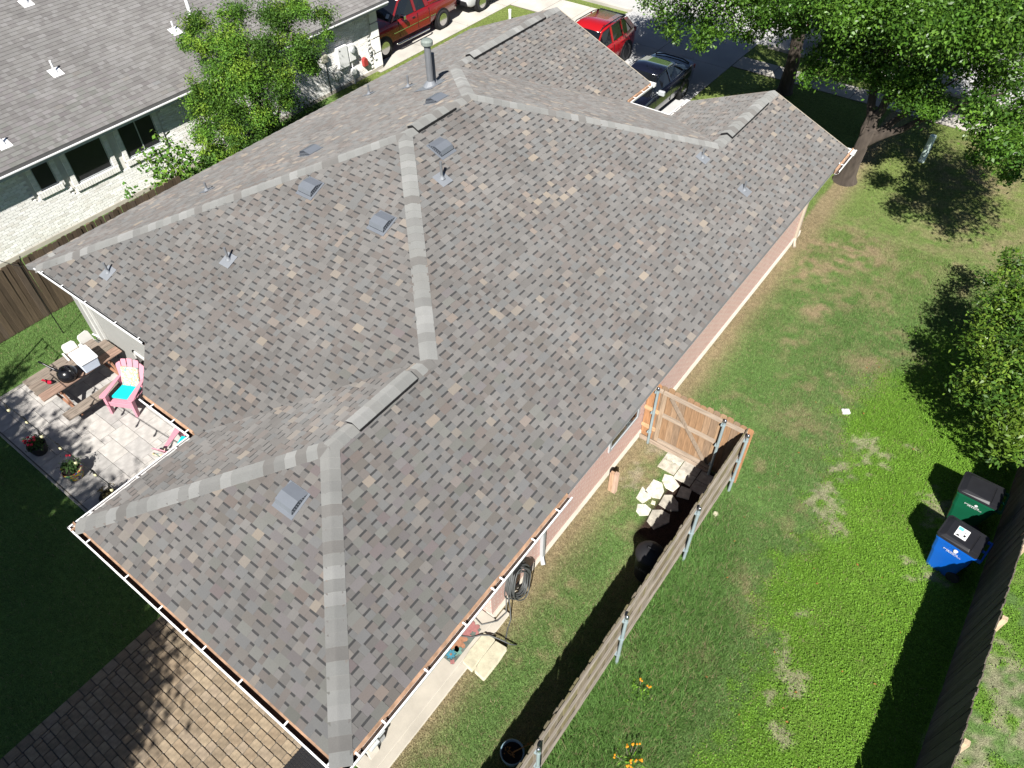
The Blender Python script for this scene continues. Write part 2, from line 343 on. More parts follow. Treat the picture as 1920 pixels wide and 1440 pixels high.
def build_grass():
    def scatter(n, x0, x1, y0, y1): return RNG.uniform(x0, x1, n), RNG.uniform(y0, y1, n)
    px, py = [], []
    for n, a in ((60000, (-.6, 1.65, .2, 9.3)), (150000, (1.7, 6.6, 2, 19)), (90000, (1.7, 4.6, 2.2, 9)), (90000, (-.6, 4.8, 9.3, 20)), (110000, (-5.5, 9, 17.5, 28)), (9000, (6.6, 9.5, 4, 12)), (24000, (-15.4, -13.3, 1, 8)), (9000, (-18.3, -15.4, 2, 19)), (14000, (-18.4, -13.4, 19, 30.3)), (14000, (-13, 2, 29.1, 30.4)), (26000, (-12, -5.6, -3, .66))):
        x, y = scatter(n, *a); px.append(x); py.append(y)
    x = np.concatenate(px); y = np.concatenate(py); k = ~blocked(x, y); x = x[k]; y = y[k]
    st, cl, ta, so, n1, mul = zones(x, y)
    keep = RNG.random(len(x)) > np.maximum(so * 1.1, mul); keep &= RNG.random(len(x)) > cl * .55
    x, y, st, cl, ta = x[keep], y[keep], st[keep], cl[keep], ta[keep]; n = len(x)
    h = RNG.uniform(.025, .06, n) * (1 + ta * 1.9) * (1 - .35 * st); w = RNG.uniform(.0035, .0065, n) * (1 + .3 * ta)
    th = RNG.uniform(0, 2 * np.pi, n); lean = RNG.uniform(.25, 1.5, n) * h
    dx, dy = np.cos(th), np.sin(th)
    co = np.empty((n, 3, 3)); co[:, 0] = np.stack([x - dy * w, y + dx * w, 0 * x], 1); co[:, 1] = np.stack([x + dy * w, y - dx * w, 0 * x], 1)
    co[:, 2] = np.stack([x + dx * lean, y + dy * lean, h], 1)
    c = lawn_col(x, y) * RNG.uniform(.75, 1.6, (n, 1)); dry = RNG.random(n) < (.06 + .3 * st)
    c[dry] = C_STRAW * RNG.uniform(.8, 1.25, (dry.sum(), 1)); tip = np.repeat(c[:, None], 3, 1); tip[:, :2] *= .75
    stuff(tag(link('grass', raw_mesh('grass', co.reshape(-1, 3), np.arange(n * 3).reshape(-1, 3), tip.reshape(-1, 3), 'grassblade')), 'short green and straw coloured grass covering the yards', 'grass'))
    # broad-leaved ground cover on the right of the side yard
    x, y = scatter(190000, 2.4, 9.4, 2, 17.5); k = ~blocked(x, y); x = x[k]; y = y[k]; st, cl, ta, so, n1, mul = zones(x, y)
    k = (RNG.random(len(x)) < cl) & (RNG.random(len(x)) > so * 1.2) & (np.abs(x - 6.55) > .06); x, y = x[k], y[k]; n = len(x)
    z = RNG.uniform(.015, .06, n) * (.5 + fbm(x * 6, y * 6, 4)); r = RNG.uniform(.006, .017, n); th = RNG.uniform(0, 6.28, n)
    a = np.stack([np.cos(th), np.sin(th), RNG.uniform(-.55, .55, n)], 1); b = np.stack([-np.sin(th), np.cos(th), RNG.uniform(-.55, .55, n)], 1); p = np.stack([x, y, z], 1)
    co = np.stack([p - a * r[:, None], p + b * r[:, None] * .8, p + a * r[:, None], p - b * r[:, None] * .8], 1)
    c = C_CLOV * RNG.uniform(.7, 1.45, (n, 1)) * np.array((1, 1, 1)); c = c * (.75 + .5 * fbm(x * 1.5, y * 1.5, 8)[:, None])
    stuff(tag(link('ground_cover', raw_mesh('ground_cover', co.reshape(-1, 3), np.arange(n * 4).reshape(-1, 4), np.repeat(c, 4, 0), 'grassblade', 4)), 'bright green broad-leaved ground cover along the dark wooden fence', 'ground cover'))
build_grass()

# roads, pavements, slabs
def sheet(name, m, pts, z0, z1):
    b = MB(); b.prism(pts, z0, z1); return struct(b.build(name, m))
sheet('road', 'road', [(-200, 30.62), (200, 30.62), (200, 40), (-200, 40)], -.05, .004)
sheet('kerb', 'concrete', [(-200, 30.42), (-13.2, 30.42), (-13.2, 30.62), (-200, 30.62)], -.05, .12)
sheet('kerb', 'concrete', [(-6.6, 30.42), (200, 30.42), (200, 30.62), (-6.6, 30.62)], -.05, .12)
def slabs(name, m, x0, x1, y0, y1, nx, ny, z, gap=.012):
    o = struct(part(name, 'joint', None, lambda b: b.box(x0, x1, y0, y1, -.05, z - .012)))
    for i in range(nx):
        for j in range(ny):
            a, c = x0 + (x1 - x0) * i / nx, x0 + (x1 - x0) * (i + 1) / nx; d, e = y0 + (y1 - y0) * j / ny, y0 + (y1 - y0) * (j + 1) / ny
            part('concrete_slab', m, o, lambda b: b.box(a + gap, c - gap, d + gap, e - gap, z - .03, z + random.uniform(-.001, .002)), bevel=.006, seg=1)
    return o
slabs('driveway', 'concrete_dark', -13.3, -7.1, 18.9, 30.6, 2, 4, .02)
slabs('sidewalk', 'concrete', -7.08, 12., 27.98, 29.08, 12, 1, .03)
slabs('sidewalk', 'concrete', -18.2, -13.32, 28.02, 29.9, 3, 1, .03)
slabs('driveway', 'concrete', -26.5, -18.22, 19.4, 30.6, 3, 4, .02)

# ------------------------------------------------------------------ roofing
ROOFPAL = [((0.145, 0.140, 0.135), 24), ((0.159, 0.153, 0.147), 22), ((0.131, 0.125, 0.120), 16), ((0.143, 0.143, 0.141), 13), ((0.134, 0.121, 0.113), 12), ((0.148, 0.134, 0.126), 10), ((0.233, 0.201, 0.166), 8), ((0.209, 0.184, 0.159), 5), ((0.196, 0.165, 0.143), 3)]
NPAL = [((0.172, 0.166, 0.161), 10), ((0.186, 0.181, 0.176), 10), ((0.156, 0.149, 0.146), 8), ((0.199, 0.193, 0.190), 6)]
def clip_poly(p, hp):
    for a, b, c in hp:                                   # keep a*s + b*t + c >= 0
        if not p: return p
        q = []; n = len(p)
        for i in range(n):
            P, Q = p[i], p[(i + 1) % n]; dp = a * P[0] + b * P[1] + c; dq = a * Q[0] + b * Q[1] + c
            if dp >= 0: q.append(P)
            if (dp >= 0) != (dq >= 0):
                t = dp / (dp - dq); q.append((P[0] + (Q[0] - P[0]) * t, P[1] + (Q[1] - P[1]) * t))
        p = q
    return p
def halfplanes(poly):
    ar = sum(poly[i][0] * poly[(i + 1) % len(poly)][1] - poly[(i + 1) % len(poly)][0] * poly[i][1] for i in range(len(poly)))
    if ar < 0: poly = poly[::-1]
    hp = []
    for i in range(len(poly)):
        (x0, y0), (x1, y1) = poly[i], poly[(i + 1) % len(poly)]; l = math.hypot(x1 - x0, y1 - y0)
        if l < 1e-6: continue
        a, b = -(y1 - y0) / l, (x1 - x0) / l; hp.append((a, b, -(a * x0 + b * y0)))
    return hp
CAMP = Vector(cam.location)
EXPO = .143; TABW = [.11, .14, .17, .2, .235]
class Roof:
    """collects the shingles of one roof; plane: eave origin O, s along the eave, h horizontal up the slope"""
    def __init__(s, pal, bands, hgap): s.tabs = []; s.rest = MB(); s.pal = pal; s.bands = bands; s.hgap = hgap
    def plane(s, O, sd, hd, pitch, polys, seed):
        rnd = random.Random(seed); O = Vector(O); sd = Vector(sd); hd = Vector(hd); c = 1 / math.hypot(1, pitch)
        td = (hd + Vector((0, 0, pitch))) * c; nd = sd.cross(td)
        if nd.z < 0: nd = -nd
        def st(P): d = Vector((P[0], P[1], 0)) - Vector((O.x, O.y, 0)); return (d.dot(sd), d.dot(hd) / c)
        cv = [[st(P) for P in poly] for poly in polys]; hps = [halfplanes(p) for p in cv]
        smin = min(p[0] for q in cv for p in q); smax = max(p[0] for q in cv for p in q); tmax = max(p[1] for q in cv for p in q)
        tmin = min(p[1] for q in cv for p in q)
        cols = [p[0] for p in s.pal]; wts = [p[1] for p in s.pal]; k = int(math.floor(tmin / EXPO))
        while k * EXPO < tmax:
            t0, t1 = k * EXPO, (k + 1) * EXPO; x = smin - rnd.uniform(0, .4); istab = rnd.random() < .5; k += 1
            spans = []
            for q in cv:
                xs = []
                for i in range(len(q)):
                    (a0, b0), (a1, b1) = q[i], q[(i + 1) % len(q)]
                    if min(b0, b1) > t1 or max(b0, b1) < t0: continue
                    for tt in (t0, t1):
                        if abs(b1 - b0) > 1e-6 and min(b0, b1) <= tt <= max(b0, b1): xs.append(a0 + (a1 - a0) * (tt - b0) / (b1 - b0))
                    for a_, b_ in ((a0, b0), (a1, b1)):
                        if t0 <= b_ <= t1: xs.append(a_)
                if xs: spans.append((min(xs), max(xs)))
            if not spans: continue
            lo = min(a for a, b in spans); hi = max(b for a, b in spans)
            x = lo - rnd.uniform(.02, .25)
            while x < hi:
                w = rnd.choice(TABW) if istab else rnd.choice(s.hgap)
                if x + w > lo:
                    cl = vnoise(np.array([x * 1.1 + seed * 5.]), np.array([t0 * 1.4]), 2)[0]
                    if s.bands and rnd.random() < .045 + .42 * max(0, cl - .42): tm = rnd.uniform(.3, 1.); ca = rnd.choice(cols[6:9]); col = tuple(ca[j] * tm + cols[1][j] * (1 - tm) for j in range(3)) if istab else cols[5]
                    else: col = rnd.choices(cols[:6] if s.bands else cols, wts[:6] if s.bands else wts)[0]
                    q = 1 + rnd.uniform(-.05, .05); col = tuple(v * q for v in col)
                    pieces = [(x, x + w, t0, t1, col, 1)] if istab or not s.bands else [(x, x + w, t0, t1 - .036, tuple(v * .96 for v in col), 0), (x, x + w, t1 - .036, t1, (.052, .052, .053), 0)]
                    for a, b, c0, c1, cc, tb in pieces:
                        corners = [(a + .001, c0), (b - .001, c0), (b - .001, c1), (a + .001, c1)]
                        hl, hu = ((.0145, .0045) if tb else ((.0085, .003)))
                        for hp in hps:
                            ins = all(A * X + B * Y + C >= 0 for A, B, C in hp for X, Y in corners)
                            if ins:
                                cen = O + sd * ((a + b) / 2) + td * ((c0 + c1) / 2)
                                if tb:
                                    v = CAMP - cen; s.tabs.append((w * v.normalized().dot(nd) / v.length_squared, a, b, c0, c1, cc, (O, sd, td, nd))); break
                            pl = corners if ins else clip_poly(corners, hp)
                            if len(pl) < 3: continue
                            s.emit(pl, t0, hl, hu, cc, (O, sd, td, nd))
                            if ins: break
                x += w; istab = not istab if s.bands else True
    def emit(s, pl, t0, hl, hu, col, fr):
        O, sd, td, nd = fr; n = len(pl); vs = []
        for a, t in pl: vs.append(O + sd * a + td * t + nd * (hl + (hu - hl) * (t - t0) / EXPO))
        for a, t in pl: vs.append(O + sd * a + td * t - nd * .004)
        ar = sum(pl[i][0] * pl[(i + 1) % n][1] - pl[(i + 1) % n][0] * pl[i][1] for i in range(n))
        top = tuple(range(n)) if (sd.cross(td).dot(nd) * ar > 0) else tuple(range(n - 1, -1, -1))
        s.rest.add(vs, [top] + [(i, n + i, n + (i + 1) % n, (i + 1) % n) for i in range(n)], col)
    def finish(s, parent, nind, label):
        s.tabs.sort(key=lambda t: -t[0]); cache = {}
        for i, (sc, a, b, t0, t1, col, fr) in enumerate(s.tabs):
            if i >= nind:
                s.emit([(a + .001, t0), (b - .001, t0), (b - .001, t1), (a + .001, t1)], t0, .0145, .0045, col, fr); continue
            w = round(b - a, 3); qc = tuple(round(v, 2) for v in col); key = (w, qc)
            if key not in cache:
                m = MB(); hw = w / 2 - .001
                m.add([(-hw, 0, .0145), (hw, 0, .0145), (hw, EXPO, .0045), (-hw, EXPO, .0045), (-hw, 0, -.004), (hw, 0, -.004), (hw, EXPO, -.004), (-hw, EXPO, -.004)],
                      [(0, 1, 2, 3), (0, 4, 5, 1), (1, 5, 6, 2), (2, 6, 7, 3), (3, 7, 4, 0), (7, 6, 5, 4)], qc); cache[key] = m.mesh('shingle', 'shingle')
            O, sd, td, nd = fr; o = link('shingle', cache[key], parent); p = O + sd * ((a + b) / 2) + td * t0; xd = td.cross(nd)
            o.matrix_basis = Matrix(((xd.x, td.x, nd.x, p.x), (xd.y, td.y, nd.y, p.y), (xd.z, td.z, nd.z, p.z), (0, 0, 0, 1)))
        stuff(s.rest.build('shingle_field', 'shingle', parent))

house = thing('brick_house', 'long house with pink brick walls and grey speckled shingle hip roof', 'house')
zr = lambda v: E0 + PT * (v - G)                          # height of the right slope over distance v from its gutter
P1 = (-W1 / 2, W1 / 2); P2 = (-W1 / 2, U2); P3 = (-WM / 2, U2 + (WM - W1) / 2); P4 = (-WM / 2, U4)
P6 = (-WF / 2, U4 + (WM - WF) / 2); PF = (-WF / 2, UF); P5 = (-(WM - WG / 2), U4 + (WM - WG) / 2); PG = (-(WM - WG / 2), UG)
A = (-G, G); B = (-(W1 - G), G); I_ = (-(W1 - G), UE + G)
YS = 3.31; D1 = (-(WM - (YS - UE)), YS); D2 = (-(WM - G), YS); S1 = (-8.856, YS); S2 = (-8.0, UE + G); YL = 19.70
gx = WM - WG
PLANES = [  # origin, s, h, convex pieces
    ((-G, 0, E0), (0, 1, 0), (-1, 0, 0), [[A, (-G, U2), P2, P1], [(-G, U2), (-G, P6[1]), P6, P4, P3, P2], [(-G, P6[1]), (-G, UF), PF, P6]]),
    ((0, G, E0), (1, 0, 0), (0, 1, 0), [[A, B, P1]]),
    ((-(W1 - G), 0, E0), (0, 1, 0), (1, 0, 0), [[B, P1, P2, I_]]),
    ((0, UE + G, E0), (1, 0, 0), (0, 1, 0), [[I_, P2, P3, (P3[0], UE + G)], [(P3[0], UE + G), S2, S1, (P3[0], YS)], [P3, D1, (P3[0], YS)]]),
    ((-(WM - G), 0, E0), (0, 1, 0), (1, 0, 0), [[D2, D1, P3, P4, (P4[0] - .001, P4[1] + .001), (-(WM - G), P4[1])], [(-(WM - G), P4[1]), P4, P5, (-(WM - G), P5[1])], [(-(WM - G), P5[1]), P5, PG, (-(WM - G), UG)]]),
    ((0, UFR - G, E0), (1, 0, 0), (0, -1, 0), [[P4, P5, (-(gx + G), UFR - G), (-(WF - G), UFR - G), P6]]),
    ((-(gx + G), 0, E0), (0, 1, 0), (-1, 0, 0), [[P5, PG, (-(gx + G), UG), (-(gx + G), UFR - G)]]),
    ((-(WF - G), 0, E0), (0, 1, 0), (1, 0, 0), [[P6, PF, (-(WF - G), UF), (-(WF - G), UFR - G)]]),
]
def roof_deck():
    b = MB()
    for O, sd, hd, polys in PLANES:
        for poly in polys:
            pts = []
            for x, y in poly: d = (x - O[0]) * hd[0] + (y - O[1]) * hd[1]; pts.append(Vector((x, y, O[2] + PT * d - .006)))
            n = len(pts); lo = [p - Vector((0, 0, .11)) for p in pts]
            b.add(pts + lo, [tuple(range(n)), tuple(range(2 * n - 1, n - 1, -1))] + [(i, n + i, n + (i + 1) % n, (i + 1) % n) for i in range(n)])
    return b
roof = roof_deck().build('roof', 'deck', house)
rf = Roof(ROOFPAL, True, [.09, .12, .15, .18])
for i, (O, sd, hd, polys) in enumerate(PLANES): rf.plane(O, sd, hd, PT, polys, 31 + i)
rf.finish(roof, 300, '')

# caps along the hips and ridges, each piece lapped over the next
CAPPAL = [(.185, .187, .181), (.202, .204, .198), (.172, .172, .167), (.224, .225, .22), (.146, .141, .135), (.191, .191, .184)]
def caps(p, q, dl, dr, raise_=.0, step=.19, hw=.165):
    p, q = Vector(p), Vector(q); d = (q - p); L = d.length; d.normalize(); dl = Vector(dl).normalized(); dr = Vector(dr).normalized(); up = (-(dl + dr)).normalized()
    n = max(1, int(round(L / step))); st = L / n
    for i in range(n):
        a = p + d * (i * st - .012); e = p + d * ((i + 1) * st + .012); col = jit1(random.choice(CAPPAL), .05); h0, h1 = .024 + raise_, .014 + raise_
        prof = [(dl, hw, -.006), (dl, hw * .5, .0), (dl, .02, .003), (None, 0, .000), (dr, .02, .003), (dr, hw * .5, .0), (dr, hw, -.006)]
        vs = []
        for base, h in ((a, h0), (e, h1)):
            for sdv, w, ex in prof: vs.append(base + (sdv * w if sdv else Vector((0, 0, 0))) + up * (h + ex))
        for base, h in ((a, h0), (e, h1)):
            for sdv, w, ex in prof: vs.append(base + (sdv * w if sdv else Vector((0, 0, 0))) + up * (h + ex - (.012 if raise_ else .022)))
        m = len(prof); fs = [(j, j + 1, m + j + 1, m + j) for j in range(m - 1)] + [(2 * m + j, 2 * m + j + 1, j + 1, j) for j in range(m - 1)]
        fs += [(m + j, m + j + 1, 3 * m + j + 1, 3 * m + j) for j in range(m - 1)] + [(0, m, 3 * m, 2 * m), (m - 1, 3 * m - 1, 4 * m - 1, 2 * m - 1)]
        b = MB(); b.add(vs, fs, col); b.build('ridge_cap', 'cap', roof)
def z_at(P, k): O, sd, hd, _ = PLANES[k]; return O[2] + PT * ((P[0] - O[0]) * hd[0] + (P[1] - O[1]) * hd[1])
def down(k, along):
    O, sd, hd, _ = PLANES[k]; n = Vector((-hd[0] * PT, -hd[1] * PT, 1)).normalized(); v = n.cross(Vector(along)).normalized()
    return v if v.z < 0 else -v
def cap_line(pa, pb, ka, kb, **kw):
    a = Vector((*pa, z_at(pa, ka))); b_ = Vector((*pb, z_at(pb, ka))); al = (b_ - a).normalized(); caps(a, b_, down(ka, al), down(kb, al), **kw)
def lerp(a, b, t): return (a[0] + (b[0] - a[0]) * t, a[1] + (b[1] - a[1]) * t)
def vent_line(pa, pb, t0, t1, ka, kb):
    m0, m1 = lerp(pa, pb, t0), lerp(pa, pb, t1)
    if t0 > .01: cap_line(pa, m0, ka, kb)
    cap_line(m0, m1, ka, kb, raise_=.065, hw=.17)
    if t1 < .99: cap_line(m1, pb, ka, kb)
    a = Vector((*m0, z_at(m0, ka))); b_ = Vector((*m1, z_at(m1, ka))); al = (b_ - a).normalized(); dl, dr = down(ka, al), down(kb, al); up = -(dl + dr).normalized()
    def fn(b):
        vs = []
        for base in (a, b_):
            for sdv, h in ((dl, .01), (dl, .07), (None, .078), (dr, .07), (dr, .01)): vs.append(base + (sdv * .178 if sdv else Vector()) + up * h)
        b.add(vs, [(j, j + 1, 6 + j, 5 + j) for j in range(4)] + [(0, 1, 2, 3, 4), (9, 8, 7, 6, 5)])
    part('ridge_vent', 'black_gap', house, fn)
cap_line(A, P1, 0, 1); cap_line(B, P1, 2, 1); vent_line(P1, P2, .22, .8, 0, 2); cap_line(P2, P3, 0, 3)
cap_line(D1, P3, 3, 4); vent_line(P3, P4, .12, .7, 0, 4); cap_line(P6, P4, 0, 5); cap_line(P5, P4, 4, 5)
vent_line(P5, PG, .14, .84, 6, 4); vent_line(P6, PF, .16, .8, 0, 7)

# gutters
def gutter(p0, p1, out, z, hang, skip_ends=()):
    p0, p1, o = Vector((*p0, 0)), Vector((*p1, 0)), Vector((*out, 0)); d = (p1 - p0).normalized()
    def ext(b, prof):
        n = len(prof); vs = [p + o * w + Vector((0, 0, z + h)) for p in (p0, p1) for w, h in prof]
        b.add(vs, [(j, (j + 1) % n, n + (j + 1) % n, n + j) for j in range(n)] + [tuple(range(n - 1, -1, -1)), tuple(range(n, 2 * n))])
    g = part('gutter', 'white_metal', house, lambda b: (ext(b, [(.004, 0), (-.022, 0), (-.022, -.012), (-.004, -.02), (-.012, -.07), (-.05, -.11), (-.05, -.115), (-.008, -.072), (.004, -.02)]), ext(b, [(-.05, -.11), (-.12, -.11), (-.12, -.115), (-.05, -.115)])))
    part('shaded_litter', 'gutter_in', g, lambda b: ext(b, [(-.02, -.085), (-.095, -.085), (-.095, -.1), (-.045, -.105)]))  # brown debris on the trough floor, coloured dark for the shade in there
    part('drip_edge', 'drip', g, lambda b: ext(b, [(-.088, .006), (-.125, .026), (-.125, -.112), (-.108, -.112)]))
    L = (p1 - p0).length
    for s in hang:
        if 0 < s < L:
            c = p0 + d * s
            def fn(b):
                M = Matrix(((d.x, o.x, 0, c.x), (d.y, o.y, 0, c.y), (0, 0, 1, z), (0, 0, 0, 1)))
                b.box(-.014, .014, -.13, -.012, .006, .011, M=M); b.box(-.014, .014, -.16, -.13, .01, .04, M=M)
            part('hanger', 'white_metal', g, fn)
    return g
gutter((0, 0), (0, 5.47), (1, 0), EG, [.36, .87, 1.75, 2.62, 3.32, 3.54, 4.4, 5.1])
gutter((-W1, 0), (0, 0), (0, -1), EG, [.52, 1.6, 2.48, 3.1, 3.54, 4.36, 5.32, 6.17])
gutter((-W1, 0), (-W1, UE), (-1, 0), EG, [.4, 1.3, 2.1])
gutter((-7.98, UE), (-W1 + .0, UE), (0, -1), EG, [.35, 1.0, 1.42])
gutter((-12.95, 3.24), (-8.89, 3.24), (0, -1), 2.94, [.3, 1.1, 2.0, 3.1, 3.9])
gutter((-gx, UFR), (-gx, UG + .02), (1, 0), EG, [.3, .8, 1.2])
gutter((-gx, UFR), (-WF, UFR), (0, 1), EG, [.6])
gutter((-WF, UFR), (-WF, UF + .02), (-1, 0), EG, [.25, .7])
gutter((.03, 18.19), (.03, UF + .2), (1, 0), EG, [.35, 1.05])
for a_ in ((-.42, .03, UF + .015, UF + .17), (-WF - .02, -(WF - .35), UF + .015, UF + .13), (-gx - .3, -gx + .01, UG + .03, UG + .16)):
    part('fascia', 'white_metal', house, lambda b: b.box(*a_, 2.5, 2.605), bevel=.006)
for pa, pb, k in (((-G, UF), PF, 0), (PF, (-(WF - G), UF), 7), (PG, (-(gx + G), UG), 6), (PG, (-(WM - G), UG), 4)):
    def fn(b):
        a = Vector((pa[0], pa[1] + .012, z_at(pa, k))); c = Vector((pb[0], pb[1] + .012, z_at(pb, k)))
        vs = [a + Vector((0, 0, .0)), c + Vector((0, 0, .0)), c - Vector((0, 0, .17)), a - Vector((0, 0, .17))]; b.add(vs + [v + Vector((0, .03, 0)) for v in vs], [(0, 1, 2, 3), (7, 6, 5, 4), (0, 4, 5, 1), (1, 5, 6, 2), (2, 6, 7, 3), (3, 7, 4, 0)])
    part('rake_board', 'tan_paint', house, fn)
# walls
def wall(name, m, x0, x1, y0, y1, z0, z1): return part(name, m, house, lambda b: b.box(x0, x1, y0, y1, z0, z1))
T = .14
wall('wall', 'brick_pink', -WALL - T, -WALL, 3.85, 18.75, .16, 2.5)
wall('foundation', 'cream', -WALL - T, -WALL + .035, 3.85, 18.75, -.1, .16)
wall('wall', 'brick_pink', -6.0, -WALL - T - .002, 3.85, 3.99, .1, 2.5)
wall('wall', 'brick_pink', -4.5, -WALL - T - .002, 18.6, 18.74, .0, 2.5)
part('gable_wall', 'brick_pink', house, lambda b: b.prism([(-.72, 2.5), (-4.4, 2.5), (-2.55, 3.32)], 18.6, 18.74, M=Matrix(((1, 0, 0, 0), (0, 0, 1, 0), (0, 1, 0, 0), (0, 0, 0, 1)))))
wall('wall', 'brick_pink', -4.64, -4.502, 17.9, 18.74, .0, 2.5)
wall('wall', 'brick_pink', -6.84, -4.642, 17.76, 17.898, .0, 2.5)
wall('wall', 'brick_pink', -6.98, -6.842, 17.76, 19.2, .0, 2.5)
wall('wall', 'brick_pink', -13.3, -6.982, 19.06, 19.2, .0, 2.5)
part('gable_wall', 'brick_pink', house, lambda b: b.prism([(-7., 2.5), (-13.25, 2.5), (-10.1, 3.85)], 19.06, 19.2, M=Matrix(((1, 0, 0, 0), (0, 0, 1, 0), (0, 1, 0, 0), (0, 0, 0, 1)))))
wall('wall', 'brick_pink', -13.4, -13.26, 3.85, 19.05, .0, 2.5)
wall('wall', 'gray_wall', -13.25, -8.75, 3.72, 3.84, .05, 2.88)
def diag(b):
    M = Matrix.Translation((-8.35, 3.33, 0)) @ Matrix.Rotation(R(-45), 4, 'Z'); b.box(-.56, .56, -.06, .06, .05, 2.6, M=M)
part('wall', 'gray_wall', house, diag)
wall('wall', 'gray_wall', -8.0, -6.0, 2.95, 3.07, .05, 2.52)
wall('wall', 'brick_pink', -6.02, -5.9, .9, 4.6, .1, 2.5)
dr = wall('patio_door', 'glass_dark', -11.05, -9.35, 3.69, 3.715, .1, 1.0)
part('door_frame', 'offwhite', dr, lambda b: (b.box(-11.12, -11.05, 3.68, 3.716, .08, 1.07), b.box(-9.35, -9.28, 3.68, 3.716, .08, 1.07), b.box(-11.12, -9.28, 3.68, 3.716, 1.0, 1.07)))
wn = part('window', 'glass_dark', house, lambda b: b.box(-WALL, -WALL + .012, 7.9, 9.0, .95, 2.2))
part('window_frame', 'util_gray', wn, lambda b: (b.box(-WALL, -WALL + .03, 7.83, 7.9, .9, 2.26), b.box(-WALL, -WALL + .03, 9., 9.07, .9, 2.26), b.box(-WALL, -WALL + .03, 7.9, 9., 2.2, 2.26), b.box(-WALL, -WALL + .03, 7.9, 9., .9, .95)))
for x, y in ((-.75, .8), (-5.95, .8)): part('porch_post', 'cream', house, lambda b: b.box(x - .1, x + .1, y - .1, y + .1, .1, 2.5), bevel=.01)
part('soffit', 'offwhite', house, lambda b: (b.box(-WALL - .01, -.13, .14, 18.75, 2.47, 2.497), b.box(-6.2, -WALL - .012, .14, 4.6, 2.47, 2.497)))
# downspouts
def spout(x, y, m, ybend, z=2.5):
    part('downspout', m, house, lambda b: (b.box(x, x + .075, y - .04, y + .04, .12, z - .32), b.tube([(x + .04, y, z - .34), (x + .2, y, z - .14), (x + .5, y, z - .02)], .042, 6), b.tube([(x + .04, y, .16), (x + .06, y + ybend * .3, .1), (x + .14, y + ybend, .03)], [.045, .045, .05], 6)), bevel=.006)
spout(-WALL + .004, 5.42, 'util_gray', -.1)
spout(-WALL + .004, 18.3, 'tan_paint', -.25)
part('downspout', 'offwhite', house, lambda b: (b.box(-12.62, -12.53, 3.62, 3.7, .1, 2.72), b.box(-12.46, -12.4, 3.66, 3.715, .1, 2.72), b.tube([(-12.575, 3.66, 2.72), (-12.6, 3.3, 2.86)], .045, 6)))
# pipes and vents on the roof
def pipe(x, y, z, h, r, cap=False, tilt=None):
    o = part('vent_pipe', 'pipe_gray', house, lambda b: b.tube([(x, y, z - .12), (x, y, z + h)], r, 12), smooth=False)
    k = tilt; O, sd, hd, _ = PLANES[k]; c = 1 / math.hypot(1, PT); td = Vector((hd[0], hd[1], PT)) * c; nd = Vector((-hd[0] * PT, -hd[1] * PT, 1)) * c; s_ = Vector(sd); p = Vector((x, y, z))
    def fl(b):
        w = r * 3 + .07
        vs = [p + s_ * a * w + td * t * w + nd * .018 for a, t in ((-1, -1.1), (1, -1.1), (1, 1), (-1, 1))]
        b.add(vs, [(0, 1, 2, 3)])
        b.tube([p + nd * .015, p + Vector((0, 0, .035 + r)), p + Vector((0, 0, .07 + r))], [r * 2.3, r * 1.35, r * 1.06], 14)
    part('flashing', 'pipe_flash', o, fl)
    if cap: part('rain_cap', 'pipe_cap', o, lambda b: b.lathe([(r * 1.05, -.1), (r * 1.35, -.08), (r * 1.75, -.05), (r * 1.8, .03), (r * 1.3, .07), (.01, .09)], x, y, z + h, 16))
for x, y, z, h, r, k in ((-8.49, 5.42, 3.82, .32, .026, 3), (-11., 4., 3.23, .27, .026, 3), (-5.69, 9.02, 4.91, .4, .028, 0), (-2.55, 14.98, 3.63, .25, .026, 0), (-1.36, 15.02, 3.14, .26, .026, 0), (-12.15, 13.18, 3.26, .28, .028, 4), (-10.52, 13.17, 3.93, .31, .03, 4), (-11.3, 6.96, 3.61, .22, .026, 4)):
    pipe(x, y, z, h, r, tilt=k)
pipe(-9.32, 12.79, 4.42, 1.12, .085, True, 4); pipe(-9.42, 13.05, 4.38, .78, .05, False, 4)
